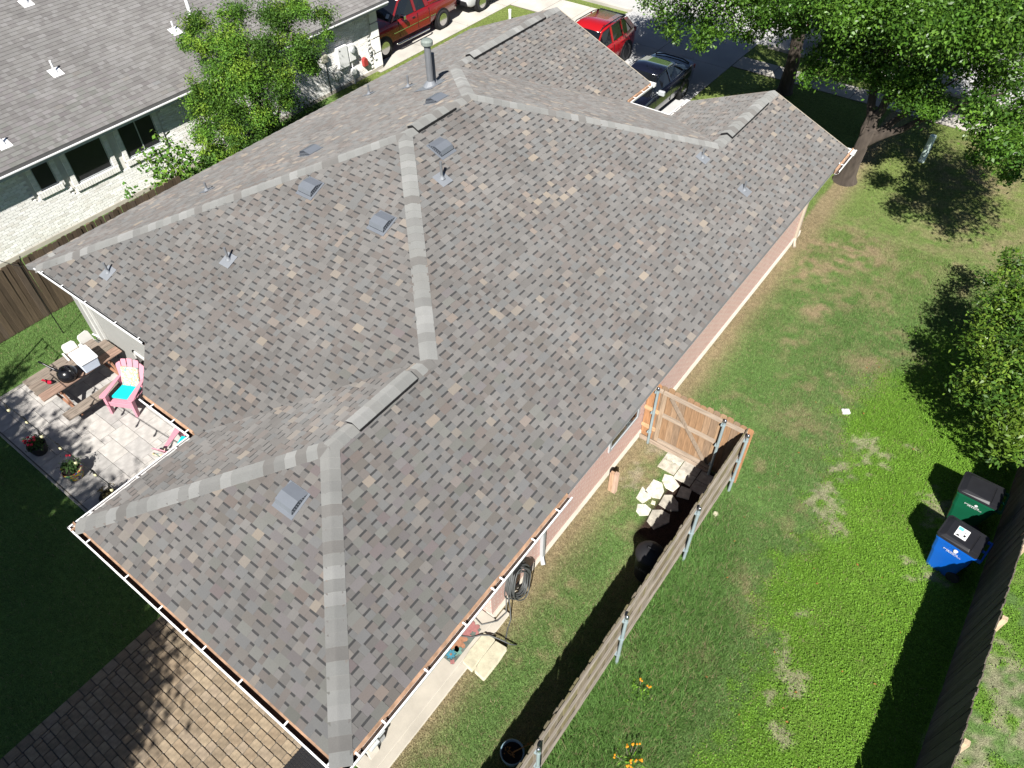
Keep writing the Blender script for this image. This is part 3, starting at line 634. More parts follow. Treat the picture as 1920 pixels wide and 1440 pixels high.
def box_vent(x, y, z, k):
    O, sd, hd, _ = PLANES[k]; c = 1 / math.hypot(1, PT); td = Vector((hd[0], hd[1], PT)) * c; nd = Vector((-hd[0] * PT, -hd[1] * PT, 1)) * c; s_ = td.cross(nd)
    M = Matrix(((s_.x, td.x, nd.x, x), (s_.y, td.y, nd.y, y), (s_.z, td.z, nd.z, z), (0, 0, 0, 1)))
    def hood(b):
        p = [(-.19, -.2, .05), (-.19, -.14, .12), (-.19, .02, .12), (-.19, .2, .022)]; q = [(.19, a, h) for _, a, h in p]
        vs = [M @ Vector(v) for v in p + q]; b.add(vs, [(0, 1, 5, 4), (1, 2, 6, 5), (2, 3, 7, 6)])
        b.add([M @ Vector(v) for v in ((-.23, -.27, .018), (.23, -.27, .018), (.23, .21, .018), (-.23, .21, .018), (-.23, -.27, .004), (.23, -.27, .004), (.23, .21, .004), (-.23, .21, .004))], [(0, 1, 2, 3), (0, 4, 5, 1), (1, 5, 6, 2), (2, 6, 7, 3), (3, 7, 4, 0)])
    o = part('box_vent', 'gray_metal', house, hood)
    def sides(b):
        for sx in (-.188, .188): b.add([M @ Vector((sx, a, h)) for a, h in ((-.2, .05), (-.14, .119), (.02, .119), (.2, .021), (-.2, .02))], [(0, 1, 2, 3, 4)])
        b.add([M @ Vector(v) for v in ((-.188, -.198, .05), (.188, -.198, .05), (.188, -.198, .019), (-.188, -.198, .019))], [(0, 1, 2, 3)])
    part('louvre', 'gray_dark', o, sides)
    def sl(b):
        for sx in (-.19, .19):
            for i in range(7): b.cbox((sx, -.15 + i * .045, .055), (.006, .018, .05 - i * .002), M=M)
    part('slats', 'gray_metal', o, sl)
for a in ((-7.99, 7.47, 4.66, 3), (-5.92, 7.45, 4.65, 3), (-3.2, 2.32, 3.53, 1), (-6.25, 9.65, 5.14, 0), (-7.85, 11.4, 5.02, 4), (-9.5, 8.79, 4.35, 4)): box_vent(*a)
# porch slab
slab = struct(part('porch_slab', 'cream', None, lambda b: (b.box(-5.66, -.5, .5, 3.84, -.1, .1), b.box(-.5, -.36, .62, 4.1, -.1, .075)), bevel=.012))
# ------------------------------------------------------------------ the neighbour's house
nb = thing('brick_house', 'neighbouring house with white brick wall and plain grey brown shingle roof', 'house')
NX = -18.45; NP = .42; NE = -18.05
nroof = part('roof', 'deck', nb, lambda b: (b.add([(NE, -3, 2.625), (NE, 20.1, 2.625), (-28.05, 20.1, 6.825), (-28.05, -3, 6.825), (NE, -3, 2.5), (NE, 20.1, 2.5), (-28.05, 20.1, 6.7), (-28.05, -3, 6.7)], [(0, 1, 2, 3), (7, 6, 5, 4), (0, 4, 5, 1), (1, 5, 6, 2), (3, 2, 6, 7), (0, 3, 7, 4)]), b.add([(-28.05, -3, 6.825), (-28.05, 20.1, 6.825), (-38, 20.1, 2.6), (-38, -3, 2.6)], [(0, 1, 2, 3)])))
nr = Roof(NPAL, False, TABW); nr.plane((NE, 0, 2.63), (0, 1, 0), (-1, 0, 0), NP, [[(NE, 2.5), (NE, 20.1), (-27.9, 20.1), (-27.9, 2.5)]], 77); nr.finish(nroof, 300, '')
part('fascia', 'util_gray', nb, lambda b: b.box(NE - .03, NE - .002, -3, 20.1, 2.4, 2.61))
part('drip_edge', 'white_metal', nb, lambda b: b.box(NE + .002, NE + .045, -3, 20.1, 2.5, 2.535))
part('soffit', 'util_gray', nb, lambda b: b.box(NX + .002, NE - .03, -3, 20.05, 2.4, 2.43))
NW = [(5.85, 6.4, 1.5, 2.36), (6.88, 8.06, 1.22, 2.36), (8.6, 9.8, 1.22, 2.36)]
part('foundation', 'cream', nb, lambda b: b.box(NX - .2, NX + .02, -3, 19.76, -.2, .13))
part('garage_front', 'mortar', nb, lambda b: b.box(-27.5, NX - .2, 19.2, 19.38, -.1, 2.6))
nwall = part('wall', 'mortar', nb, lambda b: b.box(NX - .2, NX - .035, -3, 19.74, .13, 2.42))
def nbricks():
    BW, BH, J = .2, .0665, .01; lst = []
    row = 0; z = .135
    while z + BH < 2.42:
        y = 3.2 + (BW + J) / 2 * (row % 2)
        while y + BW < 19.36:
            if not any(y + BW > a - .17 and y < b + .17 and z + BH > c - .2 and z < d + .05 for a, b, c, d in NW): lst.append((y, z))
            y += BW + J
        z += BH + J; row += 1
    lst.sort(key=lambda p: (CAMP - Vector((NX, p[0], p[1]))).length - p[1] * .6)
    cache = {}; rest = MB()
    for i, (y, z) in enumerate(lst):
        k = random.choice((0, 0, 1, 1, 2, 3)); col = ((.82, .81, .79), (.79, .78, .75), (.86, .85, .83), (.73, .71, .67))[k]
        if i < 300:
            if k not in cache:
                m = MB(); m.box(-.04, 0, 0, BW, 0, BH, col); cache[k] = m.mesh('brick', 'brick_n')
            link('brick', cache[k], nwall, loc=(NX + random.uniform(-.002, .002), y, z))
        else: rest.box(NX - .04, NX + random.uniform(-.003, .003), y, y + BW, z, z + BH, jit1(col, .05))
    stuff(rest.build('brickwork', 'brick_n', nwall))
nbricks()
for i, (a, b_, c, d) in enumerate(NW):
    w = part('window', 'screen', nb, lambda b: b.box(NX - .06, NX - .03, a, b_, c, d))
    part('window_frame', 'util_gray', w, lambda b: (b.box(NX - .03, NX - .01, a, a + .035, c, d), b.box(NX - .03, NX - .01, b_ - .035, b_, c, d), b.box(NX - .03, NX - .01, a + .035, b_ - .035, c, c + .035), b.box(NX - .03, NX - .01, a + .035, b_ - .035, d - .035, d)))
    if i == 2: part('mullion', 'util_gray', w, lambda b: b.box(NX - .03, NX - .012, (a + b_) / 2 - .015, (a + b_) / 2 + .015, c + .035, d - .035))
    def sur(b):
        for y0 in (a - .14, b_ + .005):
            z = c - .1
            while z < d - .05: b.box(NX - .06, NX + .03, y0, y0 + .135, z, z + .068, jit1((.77, .755, .72), .05)); z += .0765
        y = a - .14
        while y < b_ + .06: b.box(NX - .06, NX + .045, y, y + .066, c - .19, c - .012, jit1((.8, .785, .75), .05)); y += .0765
    stuff(part('brick_surround', 'brick_n', w, sur))
for k in range(4):
    part('quoin', 'brick_n', nb, lambda b: b.box(NX - .2, NX + .03, 19.375, 19.77, .14 + k * .57, .14 + k * .57 + .52, (.8, .785, .75)), bevel=.01)
    part('quoin_course', 'brick_n', nb, lambda b: b.box(NX - .2, NX - .01, 19.375, 19.75, .14 + k * .57 + .522, .14 + k * .57 + .568, (.3, .28, .25)))
for x, y, z, h, r in ((-20.27, 8.37, 3.56, .34, .03), (-18.81, 5.67, 2.95, .3, .03), (-20.08, 12.38, 3.48, .3, .03), (-20.12, 13.14, 3.5, .75, .06), (-22.84, 9.45, 4.64, .4, .05)):
    o = part('vent_pipe', 'white_metal', nb, lambda b: b.tube([(x, y, z - .1), (x, y, z + h)], r, 10))
    def fl(b):
        c = 1 / math.hypot(1, NP); td = Vector((-1, 0, NP)) * c; nd = Vector((NP, 0, 1)) * c; p = Vector((x, y, z))
        vs = [p + Vector((0, 1, 0)) * s * .17 + td * t * .17 + nd * .02 for s, t in ((-1, -1.2), (1, -1.2), (1, .8), (-1, .8))]; b.add(vs, [(0, 1, 2, 3)])
        b.tube([p + nd * .01, p + Vector((0, 0, .11))], [.085, r * 1.1], 12)
    part('flashing', 'white_metal', o, fl)
# meters and boxes on the white wall
def onwall(name, m, y, z, dy, dz, dx, label, cat, bev=.012):
    o = part(name, m, None, lambda b: b.box(0, dx, -dy / 2, dy / 2, -dz / 2, dz / 2), bevel=bev); o.location = (NX - .002, y, z); return tag(o, label, cat)
o = onwall('electric_box', 'white_metal', 17.68, 1.2, .5, .78, .16, 'tall white electric panel box on the white brick wall', 'electric box')
part('latch', 'black_matte', o, lambda b: b.box(.16, .172, -.17, -.12, .26, .3))
o = thing('electric_meter', 'white meter box with round glass dial beside the tall electric panel', 'electric meter', (NX - .002, 18.16, 1.2))
part('meter_case', 'white_metal', o, lambda b: b.box(0, .13, -.16, .16, -.3, .3), bevel=.012)
part('dial', 'util_gray', o, lambda b: b.lathe([(.1, 0), (.1, .06), (.085, .1), (.01, .11)], M=Matrix.Translation((.13, .0, .1)) @ Matrix.Rotation(R(90), 4, 'Y')))
o = onwall('junction_box', 'util_beige', 16.86, 1.42, .22, .26, .12, 'small beige utility box with a thin black conduit running to the ground', 'utility box')
part('conduit', 'black_matte', o, lambda b: b.tube([(.03, .03, -.13), (.03, .03, -1.4)], .014, 6))
o = onwall('cable_box', 'white_plastic', 17.33, .62, .26, .3, .12, 'rounded white cable box with looped grey cables on the white wall', 'utility box', .05)
part('cable_loop', 'hose', o, lambda b: b.tube([(.04, .45 * math.cos(t) * .55 + .06, .12 + .24 * math.sin(t)) for t in np.linspace(0, 6.28, 26)], .01, 6))
part('cable', 'hose', o, lambda b: b.tube([(.04, 0, -.14), (.05, .04, -.45), (.05, .1, -.6)], .012, 6))
o = thing('conduit_riser', 'white vertical conduit with pipe box below the electric meter', 'conduit', (NX - .002, 18.12, 0))
part('riser', 'white_metal', o, lambda b: b.tube([(.06, 0, .0), (.06, 0, .9)], .03, 10)); part('riser_box', 'white_metal', o, lambda b: b.box(0, .13, -.1, .12, .36, .62), bevel=.01)
tag(part('fire_bell', 'red_box', None, lambda b: b.prism([(-.1, -.14), (.1, -.14), (.1, .08), (.05, .16), (-.05, .16), (-.1, .08)], 0, .14, M=Matrix.Translation((NX - .002, 18.78, .62)) @ Matrix(((0, 0, 1, 0), (1, 0, 0, 0), (0, 1, 0, 0), (0, 0, 0, 1))))), 'small red box on the white wall near its corner', 'utility box')
o = thing('hose_hanger', 'black metal hose hanger on the white wall beside the corner blocks', 'hose hanger', (NX, 19.15, .85))
part('bracket', 'gray_dark', o, lambda b: (b.tube([(0, 0, -.1), (.16, 0, -.12), (.2, 0, 0)], .014, 6), b.tube([(.1, .12 * math.cos(t), .1 + .12 * math.sin(t)) for t in np.linspace(0, 6.28, 18)], .014, 6)))

# ------------------------------------------------------------------ fences
BOARDS = {}
def board_mesh(key, w, h, cols, m, th=.018):
    if key not in BOARDS:
        BOARDS[key] = []
        for c in cols:
            for dh in (0, .012, -.012):
                b = MB(); hh = h + dh; b.prism([(-w / 2, 0), (w / 2, 0), (w / 2, hh - .035), (w / 2 - .03, hh), (-w / 2 + .03, hh), (-w / 2, hh - .035)], -th / 2, th / 2, c, M=Matrix(((0, 0, 1, 0), (1, 0, 0, 0), (0, 1, 0, 0), (0, 0, 0, 1)))); BOARDS[key].append(b.mesh('board', m))
    return random.choice(BOARDS[key])
def fence_y(root, x, y0, y1, h, cols, key, w=.142, rotz=0):
    """boards along y at x (children of root)"""
    y = y0
    while y < y1:
        o = link('board', board_mesh(key, w, h, cols, 'wood_gray'), root); o.location = (x + random.uniform(-.004, .004), y + w / 2, .02); o.rotation_euler = (random.uniform(-.012, .012), random.uniform(-.008, .008), random.uniform(-.012, .012)); y += w - .007
GRAYW = [(0.111, 0.090, 0.059), (0.125, 0.104, 0.074), (0.100, 0.085, 0.051), (0.133, 0.114, 0.085), (0.111, 0.096, 0.049)]
f = thing('wooden_fence', 'weathered grey board fence with round steel posts beside the brick house', 'fence')
fence_y(f, 1.63, -2.0, 9.3, 1.8, GRAYW, 'mid')
for z in (.35, 1.0, 1.66): part('rail', 'wood_y', f, lambda b: b.box(1.642, 1.68, -2, 9.28, z, z + .088, (.2, .175, .145)), bevel=.004)
def steel_post(root, x, y, h):
    o = part('post', 'steel', root, lambda b: b.tube([(x, y, -.05), (x, y, h)], .03, 12))
    part('post_cap', 'steel_cap', o, lambda b: b.lathe([(.033, -.03), (.036, -.02), (.036, .0), (.03, .03), (.012, .045), (.004, .048)], x, y, h, 12), smooth=True)
    for z in (.39, 1.04, 1.7): part('bracket', 'steel', o, lambda b: (b.tube([(x, y, z - .02), (x, y, z + .02)], .036, 10), b.box(x - .055, x - .02, y - .04, y + .04, z - .02, z + .02)))
for y in (-.4, 2.03, 4.5, 7.05, 9.12): steel_post(f, 1.735, y, 1.86)
# gate across the side yard
g = thing('wooden_gate', 'board gate with diagonal brace between the brick house and the fence', 'gate', (0, 9.33, 0))
GATEW = [(.212, .128, .07), (.23, .151, .092), (.178, .121, .078), (.153, .111, .076), (.238, .157, .093)]
x = -.56
while x < 1.72:
    w = .142; first = x < -.3; cols = [(.28, .145, .07)] if (first or x > 1.6) else GATEW
    m = board_mesh('gate_o' if (first or x > 1.6) else 'gate', w, 1.79, cols, 'wood_gray'); o = link('board', m, g); o.location = (x + w / 2, .02 + random.uniform(-.003, .003), .06 + random.uniform(-.01, .01)); o.rotation_euler = (0, random.uniform(-.008, .008), R(90)); x += w + .004
PALE = (.27, .215, .165)
part('frame_post', 'wood_gray', g, lambda b: b.box(-.21, -.12, -.035, .004, .12, 1.72, (.26, .19, .13)))
for z, x0, x1 in ((1.66, -.19, 1.66), (.98, -.118, 1.1), (.13, -.118, 1.2)):
    part('gate_rail', 'wood_x', g, lambda b: b.box(x0, x1, -.05, -.0, z, z + .09, PALE), bevel=.004)
for z in (1.66, .98, .4): part('short_rail', 'wood_x', g, lambda b: b.box(-.56, -.215, -.045, .004, z, z + .085, PALE if z > 1 else (.4, .25, .14)), bevel=.004)
def brace(b):
    a, c = Vector((.0, -.03, 1.64)), Vector((1.05, -.03, .22)); d = (c - a).normalized(); n = Vector((0, 1, 0)); s = d.cross(n)
    vs = [p + s * q + n * t for p in (a, c) for q, t in ((-.034, -.028), (.034, -.028), (.034, .02), (-.034, .02))]
    b.add(vs, [(0, 1, 2, 3), (7, 6, 5, 4), (0, 4, 5, 1), (1, 5, 6, 2), (2, 6, 7, 3), (3, 7, 4, 0)], (.2, .155, .115))
part('brace', 'wood_gray', g, brace)
part('kick_board', 'wood_x', g, lambda b: b.box(-.54, 1.15, -.075, -.052, -.01, .13, (.27, .21, .16)))
for x_, h_ in ((-.3, 1.81), (1.2, 1.83)): steel_post(g, x_, -.1, h_)
# dark fence on the other side of the side yard
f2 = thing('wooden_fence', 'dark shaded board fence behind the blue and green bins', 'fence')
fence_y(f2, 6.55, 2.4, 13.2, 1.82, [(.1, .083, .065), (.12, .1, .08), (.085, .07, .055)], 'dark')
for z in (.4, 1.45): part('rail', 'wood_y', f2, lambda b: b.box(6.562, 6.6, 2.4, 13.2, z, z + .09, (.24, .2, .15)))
for y in (3.4, 5.83, 8.17, 9.9, 12.3): part('post', 'wood_gray', f2, lambda b: b.box(6.602, 6.69, y - .045, y + .045, -.05, 1.74, (.42, .33, .22)), bevel=.006)
# brown fence between the houses
f3 = thing('wooden_fence', 'brown weathered board fence in front of the white brick wall', 'fence')
fence_y(f3, -15.4, .2, 8.4, 1.79, [(.075, .054, .034), (.092, .067, .042), (.062, .045, .028), (.085, .064, .045)], 'brown')
for z in (.4, 1.4): part('rail', 'wood_y', f3, lambda b: b.box(-15.45, -15.412, .2, 8.4, z, z + .09, (.16, .11, .07)))
for y in (.8, 3.2, 5.6, 8.0): part('post', 'wood_gray', f3, lambda b: b.box(-15.54, -15.452, y - .045, y + .045, -.05, 1.75, (.16, .12, .08)))

# ------------------------------------------------------------------ trees and shrubs
def foliage(clumps, dens, size, cols, mname, name, parent, twig=.34, up=.5, seed=1, narrow=.5):
    rg = np.random.default_rng(seed); P = []; Nn = []; C = []; S = []
    for cx, cy, cz, r in clumps:
        k = max(5, int(16 * r / .6)); m = max(6, int(dens * r * r / k * 1.0)); dirs = rg.normal(size=(k, 3)); dirs /= np.linalg.norm(dirs, axis=1)[:, None]
        cen = np.array((cx, cy, cz)) + dirs * (r * rg.uniform(.35, 1.12, (k, 1))) * np.array((1, 1, .8))
        p = (cen[:, None] + rg.normal(size=(k, m, 3)) * r * twig * rg.uniform(.5, 1.1, (k, 1, 1))).reshape(-1, 3)
        nn = rg.normal(size=p.shape) * .75 + (p - np.array((cx, cy, cz))) / r * .5 + np.array((0, 0, up)); nn /= np.linalg.norm(nn, axis=1)[:, None]
        tint = rg.uniform(.78, 1.25); pick = rg.integers(0, len(cols), k); c = np.repeat(np.array(cols)[pick][:, None], m, 1).reshape(-1, 3) * rg.uniform(.7, 1.35, (k * m, 1)) * tint
        P.append(p); Nn.append(nn); C.append(c); S.append(rg.uniform(.6, 1.25, len(p)) * size)
    P = np.vstack(P); Nn = np.vstack(Nn); C = np.vstack(C); S = np.concatenate(S)[:, None]
    k = P[:, 2] > .02; P, Nn, C, S = P[k], Nn[k], C[k], S[k]
    a = np.cross(Nn, rg.normal(size=P.shape)); a /= np.linalg.norm(a, axis=1)[:, None]; b = np.cross(Nn, a)
    co = np.stack([P - a * S, P + b * S * narrow - Nn * S * .12, P + a * S, P - b * S * narrow - Nn * S * .12], 1).reshape(-1, 3)
    return link(name, raw_mesh(name, co, np.arange(len(P) * 4).reshape(-1, 4), np.repeat(C, 4, 0), mname, 4), parent)
def limbs(b, start, targets, r0, n=7, sag=.0, seed=3):
    rg = random.Random(seed)
    for t in targets:
        s = Vector(start); e = Vector(t); pts = []
        for i in range(n + 1):
            u = i / n; p = s.lerp(e, u) + Vector((rg.uniform(-1, 1), rg.uniform(-1, 1), rg.uniform(-1, 1))) * .05 * (0 if i in (0, n) else 1); p.z += math.sin(u * math.pi) * sag; pts.append(p)
        b.tube(pts, [r0 * (1 - .85 * i / n) for i in range(n + 1)], 8)
OAK = [(0.069, 0.151, 0.017), (0.083, 0.178, 0.021), (0.054, 0.125, 0.015), (0.107, 0.209, 0.026), (0.044, 0.105, 0.015)]
O1 = [(-3.69, 22.51, 4.6, .8), (-2.79, 22.73, 4.8, .8), (-1.9, 23.29, 4.6, .9), (-.92, 23.23, 4.9, .9), (.05, 23.81, 5, 1.), (1.13, 24.58, 5, 1.), (2.12, 24.01, 4.9, .9), (-2.05, 22.55, 4.2, .7), (-1.06, 22.49, 4.3, .8), (.01, 22.73, 4.4, .9), (.94, 22.96, 4.4, .9), (1.83, 23.46, 4.3, .9), (-2.26, 21.9, 3.6, .5), (-1.63, 21.92, 3.6, .6), (-.84, 21.99, 3.7, .6), (-2.12, 21.06, 3.4, .3), (.04, 21.93, 3.8, .7), (.74, 21.89, 3.7, .6), (.47, 21.49, 3.4, .4), (1.21, 21.64, 3.4, .4), (1.09, 21.43, 3.3, .35), (1.23, 23.55, 4.7, .8), (2.46, 22.86, 3.8, .7), (2.18, 22.28, 3.5, .45), (3.14, 21.86, 3.5, .6), (2.75, 21.35, 3.3, .5), (3.51, 20.66, 3.1, .5), (2.96, 20.48, 3., .35), (3.66, 20.08, 2.9, .3), (-.61, 22.81, 4., .6), (2.45, 19.15, 4.5, .5), (3.5, 18.2, 4.4, .55), (4.8, 18.2, 4.6, .8), (3.95, 20.1, 4.6, .8), (5.2, 19.5, 5, .9), (4.6, 21, 5, .9), (3.2, 19.6, 4., .5), (.6, 19.8, 6, .8), (1.5, 20.5, 6, .9), (-.5, 20.8, 5.8, .9), (-1.5, 20.5, 5.6, .8), (2.4, 20.5, 6.2, .9), (-2.6, 21.2, 5.6, .8)]
O2 = [(-8.36, 22.95, 3.6, .5), (-7.62, 22.41, 3.3, .45), (-7.01, 22.57, 3.8, .7), (-6.11, 22.67, 3.8, .7), (-6.19, 22.06, 3.4, .45), (-5.83, 22.17, 3.2, .35), (-5.25, 22.88, 4., .7), (-5.36, 22.59, 3.5, .4), (-4.41, 23.08, 4.2, .7), (-4.61, 23.01, 3.7, .4), (-4., 23.38, 3.8, .4), (-6.93, 21.9, 3.2, .3), (-4.95, 22.99, 3.3, .3), (-3.52, 23.47, 3.8, .4)]
def upper(cx, cy, cz, rx, ry, rz, n, seed, r=(.7, 1.1)):
    rg = random.Random(seed); out = []
    while len(out) < n:
        p = [rg.uniform(-1, 1) for _ in range(3)]
        if .45 < sum(v * v for v in p) < 1: out.append((cx + p[0] * rx, cy + p[1] * ry, cz + p[2] * rz, rg.uniform(*r)))
    return out
t = thing('oak_tree', 'large oak with thick forked trunk at the front corner of the brick house', 'tree', (0, 0, 0))
def trunk1(b):
    b.tube([(-.5, 22.42, -.1), (-.49, 22.4, .06), (-.47, 22.35, .25), (-.4, 22.2, .8), (-.33, 22.05, 1.4), (-.22, 21.92, 2.1)], [.46, .36, .275, .215, .195, .18], 16)
    limbs(b, (-.3, 22.0, 1.6), [(.15, 22.3, 5.2), (-.9, 22.7, 5.3)], .165, 10, 0, 5); limbs(b, (-.3, 22.02, 1.45), [(1.4, 22.4, 3.9), (2.6, 21.9, 4.0)], .13, 10, .15, 6)
    pass
    limbs(b, (.1, 22.2, 4.), [(-2.6, 22.2, 4.4), (1.6, 23.8, 5.2), (0, 24.5, 6)], .09, 7, .1, 8)
part('trunk', 'bark', t, trunk1, smooth=True)
foliage(O1 + upper(.3, 24.6, 6.6, 4., 3.2, 1.8, 34, 4), 4200, .056, OAK, 'leafgloss', 'crown', t, seed=5)
t = thing('oak_tree', 'oak with a straight dark trunk between the driveway and the sidewalk', 'tree', (0, 0, 0))
def trunk2(b):
    b.tube([(-4.5, 27.1, -.1), (-4.48, 27.05, .2), (-4.42, 26.9, 1.2), (-4.4, 26.6, 2.4), (-4.45, 26.2, 3.6)], [.36, .27, .23, .21, .2], 12)
    limbs(b, (-4.42, 26.5, 2.6), [(-6.8, 23.5, 4.2), (-5, 23.8, 4.6), (-3.6, 24.6, 4.8), (-6.5, 26.8, 5)], .13, 9, .2, 15)
part('trunk', 'bark', t, trunk2, smooth=True)
foliage(O2 + upper(-6.6, 24.1, 5.7, 2.9, 2.5, 1.1, 42, 9), 2700, .056, OAK, 'leafgloss', 'crown', t, seed=6)
LT = [(-18.18, 12.06, 4.3, .35), (-17.2, 12.86, 4.5, .5), (-16.05, 13.5, 4.4, .5), (-15.56, 14.73, 4.2, .35), (-15.69, 14.09, 4.6, .35), (-17.75, 11.73, 3.8, .45), (-16.42, 11.85, 4., .6), (-15.72, 12.64, 3.9, .6), (-15.2, 13.59, 3.7, .45), (-15.18, 14.57, 3.7, .25), (-18.24, 11.56, 3.9, .25), (-16.74, 11.42, 3.2, .55), (-15.94, 11.77, 3.2, .6), (-15.52, 12.59, 3., .55), (-15.34, 13.62, 3., .35), (-17.43, 11.1, 2.8, .35), (-17.07, 10.87, 2.4, .5), (-16.37, 11.19, 2.3, .55), (-15.78, 11.88, 2.1, .5), (-15.42, 12.72, 2.3, .35), (-16.86, 10.58, 1.8, .45), (-16.3, 11.05, 1.5, .5), (-15.81, 11.64, 1.3, .4), (-16.22, 10.6, 1., .4), (-16.87, 10.32, 1.1, .4), (-15.8, 12.49, 1.2, .25), (-15.83, 11.09, .9, .4)]
t = thing('small_tree', 'bushy bright green tree between the two houses', 'tree', (0, 0, 0))
part('trunk', 'bark_pale', t, lambda b: (limbs(b, (-16.35, 11.9, -.05), [(-17.2, 12.3, 4.2), (-16.2, 12.4, 4.3), (-15.6, 13.6, 4.1), (-16.6, 11.3, 3.3), (-15.7, 12., 2.6), (-16.8, 10.9, 2.2)], .06, 8, 0, 21)), smooth=True)
foliage(LT + [(x - .5, y + .5, z - .2, r) for x, y, z, r in LT[::2]], 10500, .044, [(.075, .165, .02), (.098, .2, .023), (.056, .122, .018), (.16, .26, .03), (.042, .096, .015)], 'leafy', 'crown', t, seed=7, twig=.36, narrow=.38)
def sapling(name, label, base, stems, size, cols, dens, seed, mname='leafy', cat='shrub'):
    t = thing(name, label, cat, base); rg = random.Random(seed)
    def st(b):
        for dx, dy, h, r in stems: b.tube([(0, 0, -.03), (dx * .5, dy * .5, h * .55), (dx, dy, h)], [.018, .013, .006], 6)
    part('stem', 'bark_pale', t, st); cl = []
    for dx, dy, h, r in stems: cl += [(dx, dy, h, r), (dx * .75 + rg.uniform(-.1, .1), dy * .75, h * .75, r * .9), (dx * .5, dy * .5 + rg.uniform(-.1, .1), h * .5, r * .8)]
    foliage(cl, dens, size, cols, mname, 'leaves', t, seed=seed, twig=.5, up=.9, narrow=.6); return t
SAP = [(0.085, 0.187, 0.025), (0.119, 0.230, 0.030), (0.064, 0.145, 0.025), (0.153, 0.255, 0.034)]
sapling('sapling', 'leggy broad-leaved sapling in front of the white wall window', (-16.75, 8.9, 0), [(-.1, .1, 2., .38), (-.45, -.35, 1.7, .33), (.3, .35, 1.6, .42), (-.3, .6, 1.4, .38), (.1, -.35, 1.2, .36), (.35, .9, 1.2, .36)], .075, SAP, 640, 31)
sapling('shrub', 'low broad-leaved shrub growing against the brown fence end', (-16.0, 7.75, 0), [(-.6, -.25, 1.3, .24), (.1, -.1, 1.05, .34), (-.25, .4, 1., .36), (.25, .35, .85, .3)], .068, SAP, 680, 33)
sapling('shrub', 'dark low shrub under the bushy tree by the white wall', (-16.4, 10.0, 0), [(-.3, -.3, .8, .35), (.4, .3, .8, .4), (.5, -.3, .6, .35), (-.4, .4, .9, .35)], .055, [(.045, .1, .02), (.06, .13, .02)], 600, 35)
sapling('shrub', 'small dark shrub at the white wall below the utility boxes', (-17.2, 14.6, 0), [(-.2, .2, .9, .3), (.3, -.2, .8, .35), (.1, .6, .7, .3), (.2, -.8, .6, .35)], .05, [(.04, .09, .02), (.055, .12, .02)], 600, 36)
BU = [(4.49, 17.37, 1.7, .35), (4.7, 18.13, 1.8, .4), (4.59, 15.51, 1.9, .4), (4.87, 15.87, 2.1, .45), (4.62, 14.46, 1.9, .35), (4.93, 14.18, 2.3, .45), (5.24, 14.47, 2.4, .45), (4.82, 13.34, 1.8, .3), (5., 13.19, 2.2, .4), (5.34, 13.09, 2.5, .5), (5.15, 13.04, 1.7, .3), (5.44, 12.73, 2.1, .4), (5.84, 12.44, 2., .4), (5.72, 12.7, 1.5, .3), (6.1, 12.49, 1.3, .35), (5.87, 12.72, .7, .25), (5.05, 16.09, 2.2, .4)]
t = thing('magnolia_bush', 'large glossy-leaved evergreen bush beside the side yard above the bins', 'bush', (0, 0, 0))
part('trunk', 'bark_pale', t, lambda b: (limbs(b, (5.9, 14.6, -.05), [(5., 13.3, 2.), (4.8, 14.3, 2.), (4.8, 15.8, 1.9), (5.6, 12.8, 1.9), (5.9, 14.5, 3.2), (4.7, 17.2, 1.7), (6.3, 15.5, 2.8)], .07, 8, .1, 41), limbs(b, (6.2, 14.8, 1.2), [(4.9, 14.9, 2.5), (5.2, 15.3, 2.7), (5.3, 16.9, 2.4), (4.9, 17.0, 2.3), (5.4, 14.1, 2.8)], .022, 6, .15, 43)), smooth=True)
foliage(BU + upper(6.3, 14.9, 2., 1.2, 2.2, 1.1, 22, 14, (.4, .6)), 3200, .058, [(.07, .14, .018), (.1, .175, .02), (.048, .105, .016), (.13, .2, .026)], 'leafgloss', 'crown', t, seed=12, twig=.42, up=.9, narrow=.42)
# shade trees behind the house, outside the view, whose shadows fall on the patios and lawn
def shade_tree(label, x, y, cl, seed):
    t = thing('shade_tree', label, 'tree', (0, 0, 0))
    part('trunk', 'bark', t, lambda b: (b.tube([(x, y, -.1), (x, y, 2.5), (x + .1, y, 5)], [.35, .27, .18], 10), limbs(b, (x, y, 3), [(c[0], c[1], c[2]) for c in cl[::4]], .1, 6, .1, seed)), smooth=True)
    foliage(cl, 1500, .09, OAK, 'leafy', 'crown', t, seed=seed)
shade_tree('tall shade tree standing behind the paver patio', -4.0, -9.4, upper(-3.9, -9.3, 7.5, 3.2, 3.4, 1.7, 62, 51, (.8, 1.2)) + upper(-3.9, -9.3, 7.3, 2.2, 2.2, 1., 24, 52, (.9, 1.2)), 53)
shade_tree('broad shade tree standing behind the picnic patio', -9.8, -8.2, upper(-9.7, -8.1, 7., 4.4, 3.1, 1.6, 70, 55, (.7, 1.1)) + upper(-9.7, -8.1, 6.8, 2.8, 1.9, .9, 24, 56, (.9, 1.2)), 57)
